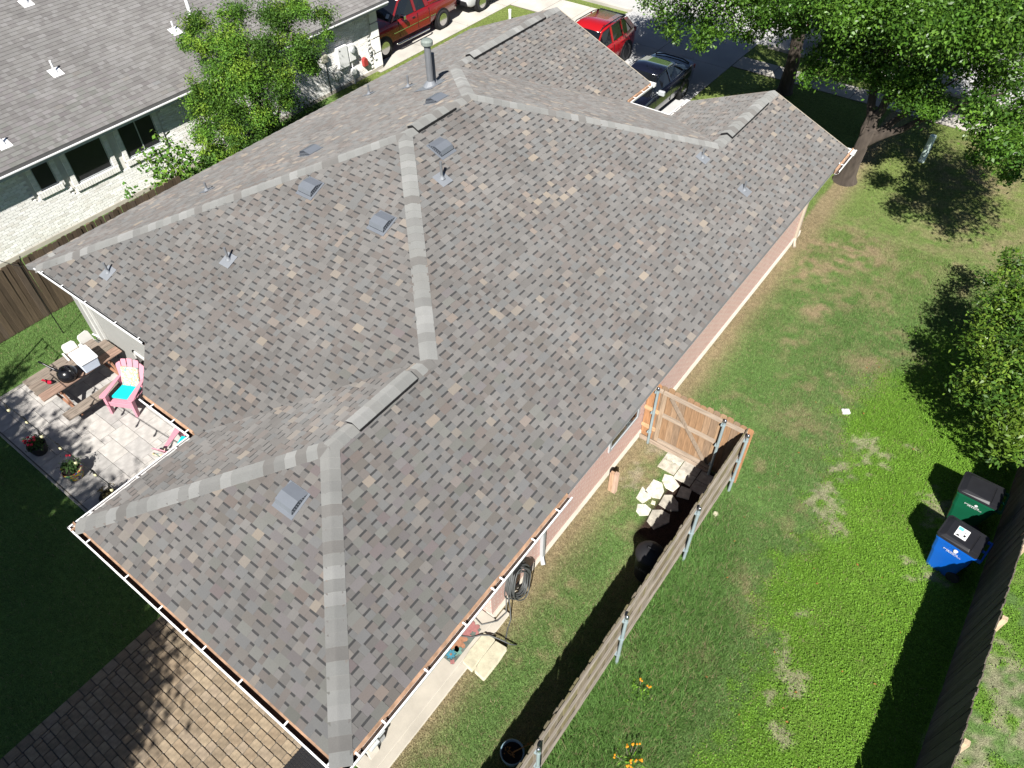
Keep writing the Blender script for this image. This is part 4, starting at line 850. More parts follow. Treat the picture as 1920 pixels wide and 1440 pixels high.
# ------------------------------------------------------------------ patio, pavers, stepping stones
def tiles(root, x0, x1, y0, y1, z, cell, pal, m, name, sizes, gap, seed, th=.03, bev=.0):
    """random ashlar of w x h cells"""
    rg = random.Random(seed); nx = int(round((x1 - x0) / cell)); ny = int(round((y1 - y0) / cell)); used = [[0] * ny for _ in range(nx)]; cache = {}
    for j in range(ny):
        for i in range(nx):
            if used[i][j]: continue
            opts = [s for s in sizes if i + s[0] <= nx and j + s[1] <= ny and not any(used[a][c] for a in range(i, i + s[0]) for c in range(j, j + s[1]))] or [(1, 1)]
            w, h = rg.choice(opts)
            for a in range(i, i + w):
                for c in range(j, j + h): used[a][c] = 1
            k = rg.randrange(len(pal)); key = (w, h, k)
            if key not in cache:
                b = MB(); W_, H_ = w * cell - gap, h * cell - gap
                if bev: b.prism([(0, bev), (bev, 0), (W_ - bev, 0), (W_, bev), (W_, H_ - bev), (W_ - bev, H_), (bev, H_), (0, H_ - bev)], 0, th - bev * .4, pal[k]); \
                    b.prism([(bev * .6, bev * 1.2), (bev * 1.2, bev * .6), (W_ - bev * 1.2, bev * .6), (W_ - bev * .6, bev * 1.2), (W_ - bev * .6, H_ - bev * 1.2), (W_ - bev * 1.2, H_ - bev * .6), (bev * 1.2, H_ - bev * .6), (bev * .6, H_ - bev * 1.2)], th - bev * .4, th, pal[k])
                else: b.box(0, W_, 0, H_, 0, th, pal[k])
                cache[key] = b.mesh(name, m)
            o = link(name, cache[key], root); o.location = (x0 + i * cell + gap / 2, y0 + j * cell + gap / 2, z - th + rg.uniform(-.003, .003)); o.rotation_euler = (rg.uniform(-.004, .004), rg.uniform(-.004, .004), rg.uniform(-.012, .012) if bev else 0)
pt = struct(part('patio', 'joint', None, lambda b: b.box(-13.4, -6.05, .66, 3.7, -.05, .066)))
tiles(pt, -13.38, -6.06, .68, 3.72, .082, .203, [(.385, .365, .345), (.355, .34, .325), (.41, .39, .365), (.33, .318, .303)], 'tile', 'patio_slab', [(3, 2), (2, 2), (3, 2), (2, 3), (3, 3), (4, 2)], .01, 3)
struct(part('patio_edge', 'concrete', None, lambda b: (b.box(-13.5, -6.05, .62, .657, -.05, .075), b.box(-13.5, -13.402, .662, 3.7, -.05, .075))))
pv = struct(part('paver_patio', 'joint', None, lambda b: b.box(-5.66, -.9, -4.2, .48, -.05, .008)))
PAVC = [(0.276, 0.213, 0.143), (0.254, 0.195, 0.132), (0.307, 0.244, 0.168), (0.230, 0.181, 0.125), (0.285, 0.228, 0.165)]
def pave():
    rg = random.Random(12); y = -3.6; row = 0; cache = {}
    def put(x, yy, w, h):
        k = rg.randrange(len(PAVC)); key = (round(w, 3), round(h, 3), k)
        if key not in cache:
            b = MB(); W_, H_, e = w - .008, h - .008, .016
            b.prism([(0, e), (e, 0), (W_ - e, 0), (W_, e), (W_, H_ - e), (W_ - e, H_), (e, H_), (0, H_ - e)], 0, .05, PAVC[k], top=[(.006, e), (e, .006), (W_ - e, .006), (W_ - .006, e), (W_ - .006, H_ - e), (W_ - e, H_ - .006), (e, H_ - .006), (.006, H_ - e)]); cache[key] = b.mesh('paver', 'paver')
        o = link('paver', cache[key], pv); o.location = (x + rg.uniform(-.002, .002), yy, -.022 + rg.uniform(-.003, .003)); o.rotation_euler = (rg.uniform(-.012, .012), rg.uniform(-.012, .012), rg.uniform(-.012, .012))
    while y < .3:
        h = .155; x = -5.44 + (0, .1, .05)[row % 3]
        if row % 3: put(-5.44, y, (0, .1, .05)[row % 3], h)
        while x < -1.0: w = rg.choice((.155, .19, .23, .23, .27)); put(x, y, w, h); x += w
        y += h; row += 1
    y = -3.6
    while y < .4: put(-5.65, y, .2, .23); y += .23
pave()
tag(part('woven_mat', 'black_matte', None, lambda b: [b.box(-1.75 + i * .03, -1.728 + i * .03, -1.4, .18, .03, .046 + .004 * (i % 2)) for i in range(28)] + [b.box(-1.76, -.9, -1.4 + j * .05, -1.375 + j * .05, .032, .044) for j in range(32)]), 'black woven doormat lying on the paver patio', 'doormat')
# stone slabs forming a step at the porch
for i, (x0, x1, lab) in enumerate(((-.49, -.25, 'pale limestone slab of the porch step, touching the concrete porch'), (-.225, .02, 'pale limestone slab of the porch step, on the lawn side'))):
    o = part('stone_step', 'limestone', None, lambda b: b.prism([(x0 + .02, 2.85), (x1, 2.83), (x1 + .01, 3.2), (x1 - .005, 3.52), (x0, 3.5), (x0 - .01, 3.1)], -.02, .15), bevel=.012); tag(o, lab, 'stone slab', 'limestone step slabs')
# paving in front of the gate
FL = [(0.384, 0.352, 0.296), (0.416, 0.392, 0.336), (0.336, 0.308, 0.264)]
gp = thing('concrete_pavers', 'square concrete pavers laid in front of the gate', 'paving', (0, 0, 0))
for i in range(3):
    for j in range(2):
        part('paver', 'flag', gp, lambda b: b.box(.2 + i * .42, .6 + i * .42, 8.78 + j * .3 - .06 * i, 9.06 + j * .3 - .06 * i, -.02, .03, FL[(i + j) % 3]), bevel=.006)
def stone(pts, col, lab):
    b = MB(); cx = sum(p[0] for p in pts) / len(pts); cy = sum(p[1] for p in pts) / len(pts); b.prism(pts, -.02, .03, col, top=[(cx + (x - cx) * .96, cy + (y - cy) * .96) for x, y in pts]); tag(b.build('flagstone', 'flag'), lab, 'flagstone', 'flagstones before the gate')
WH = (.52, .495, .42); GR = (.34, .315, .265)
stone([(.24, 7.78), (.2, 8.12), (.5, 7.98), (.42, 7.74)], WH, 'triangular white flagstone in the side yard')
stone([(.3, 8.02), (.3, 8.42), (.5, 8.45), (.64, 8.28), (.66, 8.06), (.52, 8.0)], WH, 'tall white flagstone next to the triangular one')
stone([(.4, 7.5), (.34, 7.66), (.48, 7.76), (.64, 7.72), (.66, 7.56), (.52, 7.44)], WH, 'rounded white flagstone nearest the lawn')
stone([(.7, 7.42), (.66, 7.72), (.82, 7.84), (1.02, 7.84), (1.1, 7.66), (.92, 7.32)], GR, 'large grey flagstone half in the fence shadow')
stone([(.7, 7.92), (.68, 8.2), (.82, 8.3), (1.02, 8.2), (1.12, 8.02), (.96, 7.9)], GR, 'grey flagstone between the white ones and the fence')
stone([(.46, 8.5), (.42, 8.68), (.6, 8.74), (.84, 8.6), (.8, 8.38), (.62, 8.38)], (.53, .48, .4), 'tan flagstone touching the square pavers')
stone([(.56, 7.84), (.54, 7.92), (.62, 7.94), (.65, 7.86)], (.6, .56, .42), 'smallest pale flagstone among the others')
stone([(.9, 8.32), (.86, 8.62), (1.1, 8.66), (1.16, 8.4)], (.45, .41, .34), 'square tan flagstone beside the fence shadow')
tag(part('wooden_post', 'wood_gray', None, lambda b: (b.box(-.36, -.27, 7.6, 7.69, -.05, .62, (.34, .22, .14)), b.box(-.266, -.18, 7.6, 7.7, -.05, .66, (.33, .23, .17))), bevel=.008), 'short double wooden post standing against the pink brick wall', 'post')
tag(part('rock', 'limestone', None, lambda b: b.prism([(1.7, 8.33), (1.8, 8.3), (1.87, 8.4), (1.8, 8.5), (1.7, 8.45)], -.01, .06, top=[(1.73, 8.36), (1.8, 8.34), (1.83, 8.4), (1.79, 8.45), (1.73, 8.43)])), 'small pale rock at the foot of the grey board fence', 'rock')
tag(part('pipe_cap', 'white_plastic', None, lambda b: (b.prism([(-.09, -.07), (.09, -.07), (.09, .07), (-.09, .07)], 0, .06, M=Matrix.Translation((2.97, 12.74, .0)) @ Matrix.Rotation(R(35), 4, 'Z')), b.lathe([(.05, .06), (.05, .085), (.01, .09)], 2.97, 12.74, 0, 12)), bevel=.015), 'small white plastic cap lying on the lawn', 'pipe cap')
for i, (x, y) in enumerate(((-.66, .36), (-.34, .5), (-.5, .2))): tag(part('border_rock', 'limestone', None, lambda b: b.lathe([(.15, -.02), (.16, .05), (.11, .1), (.01, .11)], x, y, 0, 7), bevel=.02), ('cream rock at the porch corner touching the slab', 'cream rock at the porch corner on the lawn side', 'cream rock at the porch corner below the gutter corner')[i], 'rock', 'rocks at the porch corner')
# porch things
rug = thing('outdoor_rug', 'flower patterned outdoor rug on the concrete porch', 'rug', (0, 0, .1))
part('weave', 'rug_base', rug, lambda b: b.box(-2.0, -.58, 2.71, 3.52, .002, .012))
def petals(name, m, cx, cy, r, n, z):
    def fn(b):
        pts = []
        for i in range(n * 4):
            t = 2 * math.pi * i / (n * 4); q = r * (.62 + .38 * abs(math.cos(n * t / 2))); pts.append((cx + q * math.cos(t), cy + q * math.sin(t)))
        b.prism(pts, z, z + .002)
    part(name, m, rug, fn)
for a in (('flower', 'rug_pink', -.72, 3.42, .16, 6, .0125), ('flower', 'rug_orange', -.84, 3.08, .24, 9, .0125), ('flower', 'rug_teal', -.68, 2.95, .1, 5, .0125), ('flower', 'black_matte', -.73, 2.83, .105, 8, .0125), ('flower', 'rug_blue', -.73, 2.83, .092, 8, .0147), ('flower', 'rug_orange', -.73, 2.83, .025, 6, .0169), ('flower', 'rug_base', -.64, 3.36, .06, 5, .0147), ('flower', 'rug_pink', -.62, 2.74, .05, 4, .0125), ('flower', 'rug_pink', -.75, 3.3, .09, 5, .0147)): petals(*a)
bx = thing('storage_bench', 'grey storage bench at the open corner of the porch', 'bench', (-.86, 1.0, .1))
part('bench_body', 'util_gray', bx, lambda b: b.box(-.4, .16, -.3, .1, 0, .36), bevel=.01); part('bench_lid', 'util_gray', bx, lambda b: b.box(-.42, .2, -.32, .12, .362, .4), bevel=.01); part('bench_leaf', 'util_gray', bx, lambda b: b.box(.0, .26, -.26, -.06, .402, .44), bevel=.008)
# hose
h = thing('garden_hose', 'coiled dark grey garden hose hanging on the pink brick wall', 'hose', (-WALL, 4.45, .92))
part('hose_bracket', 'black_matte', h, lambda b: (b.box(0, .16, -.1, .1, .1, .16), b.box(.14, .16, -.12, .12, .06, .28)), bevel=.005)
def coil(b):
    rg = random.Random(2)
    for i in range(16):
        ry, rz, off = rg.uniform(.2, .32), rg.uniform(.3, .42), .05 + .018 * (i % 9); cy, cz = rg.uniform(-.03, .03), -.2 + rg.uniform(-.06, .06)
        b.tube([(off + .12 * (.5 - .5 * math.sin(t)) + .02 * math.sin(3 * t), cy + ry * math.cos(t), cz + rz * math.sin(t)) for t in np.linspace(0, 2 * math.pi, 22)], .0125, 6, cap=False)
stuff(part('coil', 'hose', h, coil, smooth=True))
part('hose_end', 'hose', h, lambda b: b.tube([(.12, -.25, -.4), (.2, -.3, -.7), (.3, -.42, -.9), (.36, -.6, -.905), (.46, -.8, -.905), (.55, -.95, -.905)], .0125, 6), smooth=True)
part('hose_end', 'hose', h, lambda b: b.tube([(.1, -.28, -.4), (.18, -.4, -.8), (.14, -.62, -.81), (-.05, -.85, -.81), (-.3, -.8, -.81)], .0125, 6), smooth=True)
tag(part('extension_hose', 'hose', None, lambda b: b.tube([(-.9, 3.15, .118), (-.62, 3.3, .12), (-.5, 3.42, .16), (-.38, 3.5, .165), (-.2, 3.55, .165), (.02, 3.62, .1), (.1, 3.7, .03)], .013, 6), smooth=True), 'dark hose running over the rug and the step stones', 'hose')
# barrel in the fence shadow
bn = thing('trash_barrel', 'round black barrel with domed grey lid in the shadow of the fence', 'barrel', (1.27, 6.35, 0))
part('barrel_body', 'black_matte', bn, lambda b: b.lathe([(.2, 0), (.22, .05), (.26, .72), (.27, .75), (.25, .77)], n=24), smooth=True)
part('lid', 'black_matte', bn, lambda b: b.lathe([(.275, .75), (.28, .79), (.25, .84), (.15, .9), (.02, .92)], n=24), smooth=True)
part('handle', 'black_matte', bn, lambda b: b.tube([(-.08, 0, .89), (-.06, 0, .97), (.06, 0, .97), (.08, 0, .89)], .014, 8))
def lettering(body, size, m, parent, M, ext=.001, align='CENTER'):
    c = bpy.data.curves.new('lettering', 'FONT'); c.body = body; c.size = size; c.extrude = ext; c.align_x = align; c.resolution_u = 2
    t = bpy.data.objects.new('lettering', c); me = bpy.data.meshes.new_from_object(t); bpy.data.objects.remove(t); me.materials.clear(); me.materials.append(MATS[m])
    o = link('lettering', me, parent); o.matrix_basis = M; return o
FRONT = Matrix(((1, 0, 0, 0), (0, 0, -1, 0), (0, 1, 0, 0), (0, 0, 0, 1)))          # letters standing upright, read from -y
lettering('ILDC', .1, 'mark_gray', bn, Matrix.Translation((-.02, -.265, .5)) @ FRONT)
pot = thing('blue_pot', 'round blue glazed pot with a dried stem in the fence shadow', 'plant pot', (1.18, 2.12, 0))
part('bowl', 'ceramic_blue', pot, lambda b: b.lathe([(.12, 0), (.17, .12), (.195, .3), (.2, .36), (.185, .365), (.175, .3)], n=26), smooth=True)
part('soil', 'soil', pot, lambda b: b.lathe([(.174, .28), (.17, .305), (.01, .315)], n=20))
def dried(b):
    b.tube([(0, 0, .3), (.06, .05, .42), (.16, .14, .6), (.22, .2, .66)], [.014, .011, .007, .004], 6)
    rg = random.Random(4)
    for cx, cy, cz in ((.22, .2, .67), (-.08, -.02, .34), (.02, -.04, .34)):
        for i in range(14): x, y, z = cx + rg.gauss(0, .03), cy + rg.gauss(0, .03), cz + rg.gauss(0, .02); b.add([(x - .014, y, z), (x, y + .014, z + .01), (x + .014, y, z), (x, y - .012, z)], [(0, 1, 2, 3)])
stuff(part('dried_plant', 'dry_leaf', pot, dried))
# flowering weeds in the tall grass
def weed(x, y, fl, lab, seed):
    t = thing('flowering_weed', lab, 'flower plant', (x, y, 0)); rg = random.Random(seed)
    foliage([(0, 0, .12, .16), (.1, .08, .16, .12), (-.1, .05, .14, .12)], 1300, .035, [(.1, .22, .02), (.14, .28, .03)], 'leafy', 'leaves', t, seed=seed, twig=.6, up=.8, narrow=.3)
    def pet(b):
        for fx, fy in fl:
            for k in range(3):
                cx, cy, z = fx + rg.uniform(-.03, .03), fy + rg.uniform(-.03, .03), rg.uniform(.25, .33)
                b.lathe([(.004, 0), (.018, .004), (.015, .01), (.004, .014)], cx, cy, z, 8)
    stuff(part('blossoms', 'petal_yellow', t, pet)); part('stem', 'bark_pale', t, lambda b: [b.tube([(0, 0, 0), (fx * .6, fy * .6, .15), (fx, fy, .29)], .004, 5) for fx, fy in fl])
weed(2.75, 3.2, [(-.06, .2), (.0, .26), (-.14, .12), (-.2, -.12), (.12, .02), (.06, -.04), (.16, .08), (.08, -.14), (.02, -.12)], 'weed with many orange yellow blossoms in the tall grass', 61)
weed(2.33, 4.25, [(-.06, .14), (.1, .12)], 'bright green weed with two yellow blossoms near the board fence', 62)
# bins
def bin_(name, loc, rz, m, lab, sticker):
    t = thing(name, lab, 'trash bin', loc, rz)
    def body(b):
        # section outlines from the foot to the rim (x: front is -x, handle side +x)
        secs = [(.0, -.24, .25, .21), (.06, -.25, .27, .22), (.55, -.315, .315, .262), (.56, -.33, .325, .275), (.92, -.37, .35, .3), (.93, -.385, .36, .312), (.99, -.385, .36, .312)]; vs = []; n = 12
        for z, xa, xb, hw in secs:
            r = .06; ring = []
            for cx, cy, a0 in ((xb - r, hw - r, 0), (xa + r, hw - r, 90), (xa + r, -hw + r, 180), (xb - r, -hw + r, 270)):
                for q in range(3): t_ = R(a0 + q * 45); ring.append((cx + r * math.cos(t_), cy + r * math.sin(t_), z))
            vs += ring
        fs = [(i * n + j, i * n + (j + 1) % n, (i + 1) * n + (j + 1) % n, (i + 1) * n + j) for i in range(len(secs) - 1) for j in range(n)] + [tuple(range(n - 1, -1, -1)), tuple(range((len(secs) - 1) * n, len(secs) * n))]
        b.add(vs, fs)
    part('bin_body', m, t, body)
    def lid(b):
        b.prism([(-.4, -.26), (-.35, -.315), (.33, -.315), (.36, -.29), (.36, .29), (.33, .315), (-.35, .315), (-.4, .26)], .992, 1.02)
        b.prism([(-.37, -.25), (-.33, -.285), (.2, -.285), (.2, .285), (-.33, .285), (-.37, .25)], 1.02, 1.065, top=[(-.27, -.2), (-.26, -.21), (.18, -.24), (.18, .24), (-.26, .21), (-.27, .2)])
        b.box(.21, .34, -.22, .22, 1.02, 1.032)
    lo = part('lid', 'bin_lid', t, lid, bevel=.01)
    part('handle', m, t, lambda b: (b.tube([(.44, -.26, .95), (.44, .26, .95)], .018, 8), b.box(.35, .45, -.28, -.24, .91, .97), b.box(.35, .45, .24, .28, .91, .97), b.box(.35, .43, -.02, .02, .92, .96)), bevel=.005)
    for s in (-1, 1):
        w = part('wheel', 'rubber', t, lambda b: b.lathe([(.03, -.03), (.115, -.03), (.125, -.015), (.125, .015), (.115, .03), (.03, .03)], n=18, M=Matrix.Translation((.27, s * .24, .125)) @ Matrix.Rotation(R(90), 4, 'X')))
    if sticker:
        part('sticker', 'mark_white', lo, lambda b: b.box(-.16, .05, -.13, .13, 1.0655, 1.067)); part('sticker_print', 'mark_teal', lo, lambda b: b.box(-.15, -.06, .04, .12, 1.0675, 1.0685))
        for x, y, w, hh in ((-.13, -.11, .05, .04), (-.02, -.06, .04, .05), (-.03, .03, .03, .02), (.0, .08, .03, .02)): part('sticker_print', 'black_matte' if y < 0 else 'mark_gray', lo, lambda b: b.box(x, x + w, y, y + hh, 1.0675, 1.0685))
    tilt = Matrix.Rotation(R(96), 4, 'X')
    lettering('progressive', .058, 'mark_white', t, Matrix.Translation((-.03, -.307, .79)) @ tilt); lettering('WASTE SOLUTIONS', .03, 'mark_white', t, Matrix.Translation((.03, -.303, .755)) @ tilt)
    part('emblem', 'mark_white', t, lambda b: (b.lathe([(.03, -.001), (.03, .001), (.001, .0015)], n=16, M=Matrix.Translation((.03, -.312, .86)) @ tilt),) + ((b.lathe([(.04, -.001), (.04, .001), (.03, .001)], n=16, M=Matrix.Translation((.03, -.316, .905)) @ tilt),) if sticker else ()))
    return t
bin_('wheeled_bin', (5.86, 10.0, 0), R(-9), 'bin_blue', 'blue wheeled bin with a black lid and a white sticker', True)
bin_('wheeled_bin', (5.88, 11.3, 0), R(-2), 'bin_green', 'green wheeled bin with a plain black lid', False)
# utility post, pvc pipe
u = thing('utility_post', 'pale green round utility post on the front lawn', 'utility post', (1.15, 25.04, 0)); u.rotation_euler = (0, R(2), 0)
part('post_body', 'utility_green', u, lambda b: b.lathe([(.1, -.05), (.1, .85), (.105, .852), (.105, .93), (.09, .95), (.01, .955)], n=18), smooth=False); part('plate', 'pvc', u, lambda b: b.box(-.03, .03, -.104, -.098, .5, .6))
u = thing('pvc_cleanout', 'short white pvc pipe on the grass strip beside the driveway', 'pipe', (-17.0, 26.4, 0))
part('pipe_body', 'pvc', u, lambda b: b.lathe([(.06, -.05), (.06, .42), (.068, .42), (.068, .55), (.05, .56), (.01, .56)], n=16))
# ------------------------------------------------------------------ picnic patio furniture
tb = thing('picnic_table', 'weathered wooden picnic table with attached bench on the patio', 'picnic table', (-12.06, 2.66, .082))
for i in range(5):
    x = -.36 + i * .146; part('plank', 'wood_y', tb, lambda b: b.box(x, x + .138, -1.0 + random.uniform(-.02, .02), 1.0, .625 if i else .6, .66, random.choice([(.185, .15, .12), (.21, .168, .135), (.165, .138, .11)]) if i < 3 else (.25, .165, .125)), bevel=.01 if i else .025)
for sx, nm in ((1, 'bench_plank'), (-1, 'bench_plank')):
    for i in range(2): x = sx * .86 - .15 + i * .152; part(nm, 'wood_y', tb, lambda b: b.box(x, x + .146, -.92, .92, .325, .365, random.choice([(.2, .165, .135), (.23, .19, .155)])), bevel=.008)
for y in (-.62, .62):
    part('bench_support', 'wood_x', tb, lambda b: b.box(-.98, .98, y - .02, y + .02, .235, .323, (.28, .14, .085)), bevel=.004)
    part('top_support', 'wood_x', tb, lambda b: b.box(-.36, .36, y - .02, y + .02, .535, .598, (.27, .14, .09)), bevel=.004)
    for s in (-1, 1):
        def leg(b):
            a, c = Vector((s * .22, y + .04, .6)), Vector((s * .72, y + .04, 0)); d = (c - a).normalized(); n = Vector((0, 1, 0)); q = d.cross(n)
            vs = [p + q * e + n * t for p in (a, c) for e, t in ((-.045, -.018), (.045, -.018), (.045, .018), (-.045, .018))]; b.add(vs, [(0, 1, 2, 3), (7, 6, 5, 4), (0, 4, 5, 1), (1, 5, 6, 2), (2, 6, 7, 3), (3, 7, 4, 0)], (.28, .14, .085))
        part('leg', 'wood_gray', tb, leg)
TZ = .742
c = thing('foam_cooler', 'white foam cooler box standing on the picnic table', 'cooler', (-11.93, 2.92, TZ), R(-4))
part('cooler_body', 'foam_shaded', c, lambda b: b.prism([(-.25, -.18), (.25, -.18), (.25, .18), (-.25, .18)], 0, .27, top=[(-.28, -.2), (.28, -.2), (.28, .2), (-.28, .2)]), bevel=.015); part('cooler_lid', 'foam', c, lambda b: b.box(-.3, .3, -.22, .22, .272, .33), bevel=.025)
w = thing('watering_can', 'black plastic watering can with long spout on the picnic table', 'watering can', (-11.9, 2.42, TZ), R(8)); w.scale = (1.3, 1.3, 1.3)
part('can_body', 'black_plastic', w, lambda b: b.lathe([(.05, .0), (.15, .01), (.17, .08), (.16, .16), (.1, .22), (.06, .235), (.055, .21)], n=22), smooth=True)
part('spout', 'black_plastic', w, lambda b: b.tube([(-.12, -.02, .07), (-.28, -.06, .15), (-.42, -.1, .24), (-.5, -.12, .27)], [.035, .024, .016, .02], 10), smooth=True)
part('handle', 'black_plastic', w, lambda b: b.tube([(-.04, 0, .225), (.08, 0, .29), (.2, 0, .25), (.24, 0, .15), (.16, 0, .08)], .018, 8), smooth=True)
bd = thing('bird_ornament', 'red bird ornament sitting on the picnic table', 'ornament', (-12.1, 2.03, TZ), R(15))
part('bird_body', 'petal_red', bd, lambda b: b.tube([(-.1, 0, .05), (-.05, 0, .06), (.02, 0, .06), (.07, 0, .075), (.1, 0, .1), (.115, 0, .12)], [.012, .035, .05, .042, .028, .008], 12), smooth=True); part('tail', 'petal_red', bd, lambda b: b.prism([(-.2, -.025), (-.08, -.014), (-.08, .014), (-.2, .025)], .05, .06)); part('beak', 'black_matte', bd, lambda b: b.tube([(.115, 0, .1), (.145, 0, .095)], [.012, .002], 8))
def plastic_chair(loc, rz, lab):
    t = thing('plastic_chair', lab, 'chair', loc, rz, 'white chairs behind the picnic table'); t.scale = (.8, .8, .8)
    part('seat', 'white_plastic', t, lambda b: b.prism([(-.24, -.24), (.24, -.24), (.21, .22), (-.21, .22)], .38, .41), bevel=.015)
    def back(b):
        M = Matrix.Translation((0, .21, .4)) @ Matrix.Rotation(R(-14), 4, 'X') @ Matrix(((1, 0, 0, 0), (0, 0, 1, 0), (0, 1, 0, 0), (0, 0, 0, 1))); b.prism([(-.22, .0), (.22, .0), (.2, .36), (.14, .43), (-.14, .43), (-.2, .36)], -.012, .012, M=M)
    part('backrest', 'white_plastic', t, back, bevel=.01)
    for s in (-1, 1):
        part('armrest', 'white_plastic', t, lambda b: b.box(s * .26 - .03, s * .26 + .03, -.22, .24, .58, .605), bevel=.01)
        for y in (-.2, .2): part('leg', 'white_plastic', t, lambda b: b.tube([(s * .22, y * .9, .38), (s * .25, y * 1.15, 0)], [.028, .02], 8)); 
        part('arm_post', 'white_plastic', t, lambda b: b.tube([(s * .25, -.18, .4), (s * .26, -.18, .585)], .02, 8))
plastic_chair((-12.95, 3.5, .0), R(100), 'white plastic chair behind the picnic table, touching the house end'); plastic_chair((-12.92, 3.02, .0), R(84), 'white plastic chair behind the foam cooler')
def adirondack(loc, rz, lab):
    t = thing('lounge_chair', lab, 'chair', loc, rz)
    for i in range(5):
        a = (i - 2) * R(5.5); L = (.68, .75, .77, .75, .68)[i]
        def sl(b):
            M = Matrix.Translation(((i - 2) * .092, .2, .27)) @ Matrix.Rotation(R(-26), 4, 'X') @ Matrix.Rotation(a, 4, 'Y') @ Matrix(((1, 0, 0, 0), (0, 0, 1, 0), (0, 1, 0, 0), (0, 0, 0, 1))); e = .055 if i in (0, 4) else .03
            b.prism([(-.043, 0), (.043, 0), (.07, L - (.09 if i == 4 else .03 if i == 3 else .0)), (.05, L - (.04 if i == 4 else -.005)), (-.05, L - (.04 if i == 0 else -.005)), (-.07, L - (.09 if i == 0 else .03 if i == 1 else .0))], -.011, .011, M=M)
        part('back_slat', 'pink', t, sl, bevel=.004)
    for i in range(4):
        y = -.26 + i * .13; part('seat_slat', 'pink', t, lambda b: b.box(-.25, .25, y - .055, y + .055, .33 - i * .025, .352 - i * .025), bevel=.005)
    part('apron', 'pink', t, lambda b: b.box(-.29, .29, -.34, -.318, .22, .36), bevel=.006)
    for s in (-1, 1):
        part('armrest', 'pink', t, lambda b: b.prism([(s * .27, .34), (s * .27, -.36), (s * .32, -.4), (s * .4, -.4), (s * .43, -.34), (s * .38, .0), (s * .34, .34)][::s], .535, .56), bevel=.008)
        part('leg', 'pink', t, lambda b: b.prism([(s * .29, -.4), (s * .35, -.4), (s * .35, -.3), (s * .29, -.3)][::s], 0, .535, top=[(s * .28, -.36), (s * .36, -.36), (s * .36, -.24), (s * .28, -.24)][::s]), bevel=.006)
        part('leg', 'pink', t, lambda b: b.prism([(s * .28, .3), (s * .32, .3), (s * .32, .42), (s * .28, .42)][::s], 0, .535, top=[(s * .28, .2), (s * .32, .2), (s * .32, .3), (s * .28, .3)][::s]), bevel=.006)
    part('seat_cushion', 'teal', t, lambda b: b.box(-.24, .24, -.3, .17, .35, .42, M=Matrix.Rotation(R(-9), 4, 'X')), bevel=.03)
    part('back_cushion', 'floral', t, lambda b: b.box(-.22, .22, -.03, .04, .08, .56, M=Matrix.Translation((0, .17, .3)) @ Matrix.Rotation(R(-26), 4, 'X')), bevel=.03)
    return t
adirondack((-10.72, 3.02, .082), R(27), 'pink slatted lounge chair with flowered back cushion beside the picnic bench')
t2 = adirondack((-8.22, 2.82, .082), R(200), 'pink slatted lounge chair half hidden under the gutter corner')
part('back_cushion', 'floral', t2, lambda b: b.box(-.24, .24, .06, .12, .22, .68, M=Matrix.Translation((0, .22, .28)) @ Matrix.Rotation(R(-26), 4, 'X')), bevel=.025)
def potted(loc, lab, r, hh, m, cols, red, seed, fl):
    t = thing('flower_pot', lab, 'flower pot', loc)
    part('pot', m, t, lambda b: b.lathe([(r * .68, 0), (r * .74, .02), (r * .95, hh * .7), (r, hh * .9), (r * 1.02, hh), (r * .9, hh), (r * .88, hh * .85)], n=24), smooth=True)
    part('soil', 'soil', t, lambda b: b.lathe([(r * .88, hh * .84), (r * .87, hh * .88), (.01, hh * .9)], n=18))
    foliage([(0, 0, hh + .06, r * .75), (r * .5, .02, hh + .05, r * .5), (-r * .5, -.03, hh + .06, r * .5), (0, r * .5, hh + .08, r * .5)], 5200, .03, cols, 'leafy', 'leaves', t, seed=seed, twig=.5, up=1., narrow=.7)
    if red: stuff(part('blossoms', 'petal_red', t, lambda b: [b.lathe([(.006, 0), (.03, .01), (.034, .025), (.01, .045)], x, y, hh + z, 8) for x, y, z in fl]))
DG = [(.045, .085, .025), (.06, .11, .03), (.035, .07, .02)]
potted((-11.12, .93, .082), 'black plastic pot full of red flowers on the patio edge', .2, .26, 'black_matte', DG, True, 71, [(-.12, -.1, .12), (-.05, -.14, .14), (.0, -.05, .17), (-.16, -.02, .13), (.06, .02, .17), (-.03, .06, .16), (.1, -.08, .13), (-.2, -.12, .08), (.03, -.13, .12)])
potted((-9.86, 1.02, .082), 'colourful painted ceramic pot with a green plant', .22, .28, 'talavera', DG, True, 72, [(-.2, .12, .16), (-.18, .17, .14)])
potted((-8.6, 1.1, .082), 'brown pot with a dark reddish plant beside the gutter', .19, .24, 'black_matte', [(.08, .07, .03), (.1, .08, .03), (.06, .05, .025)], False, 73, [])
# string lights
sl = thing('string_lights', 'black string light cable with clear bulbs strung over the patio', 'string lights', (0, 0, 0))
def cab(u): x = -13.6 + u * 7.12; return Vector((x, .78 + .17 * u, 2.52 - .22 * math.sin(math.pi * ((u * 1.0) % 1))))
part('cable', 'cable_black', sl, lambda b: b.tube([cab(i / 40) for i in range(41)], .0095, 6))
for i in range(12):
    p = cab(.04 + i * .083); d = (.06, .02 * (-1) ** i)
    s_ = part('socket', 'cable_black', sl, lambda b: b.tube([p, p + Vector((d[0] * .3, d[1], -.05)), p + Vector((d[0] * .6, d[1], -.12))], [.012, .018, .022], 8))
    part('bulb', 'bulb', s_, lambda b: b.lathe([(.014, .03), (.03, .0), (.032, -.03), (.018, -.055), (.003, -.06)], p.x + d[0] * .6, p.y + d[1], p.z - .14, 10), smooth=True)
po = thing('light_pole', 'thin black pole standing in the lawn beside the brown fence', 'pole', (-14.43, 3.4, 0))
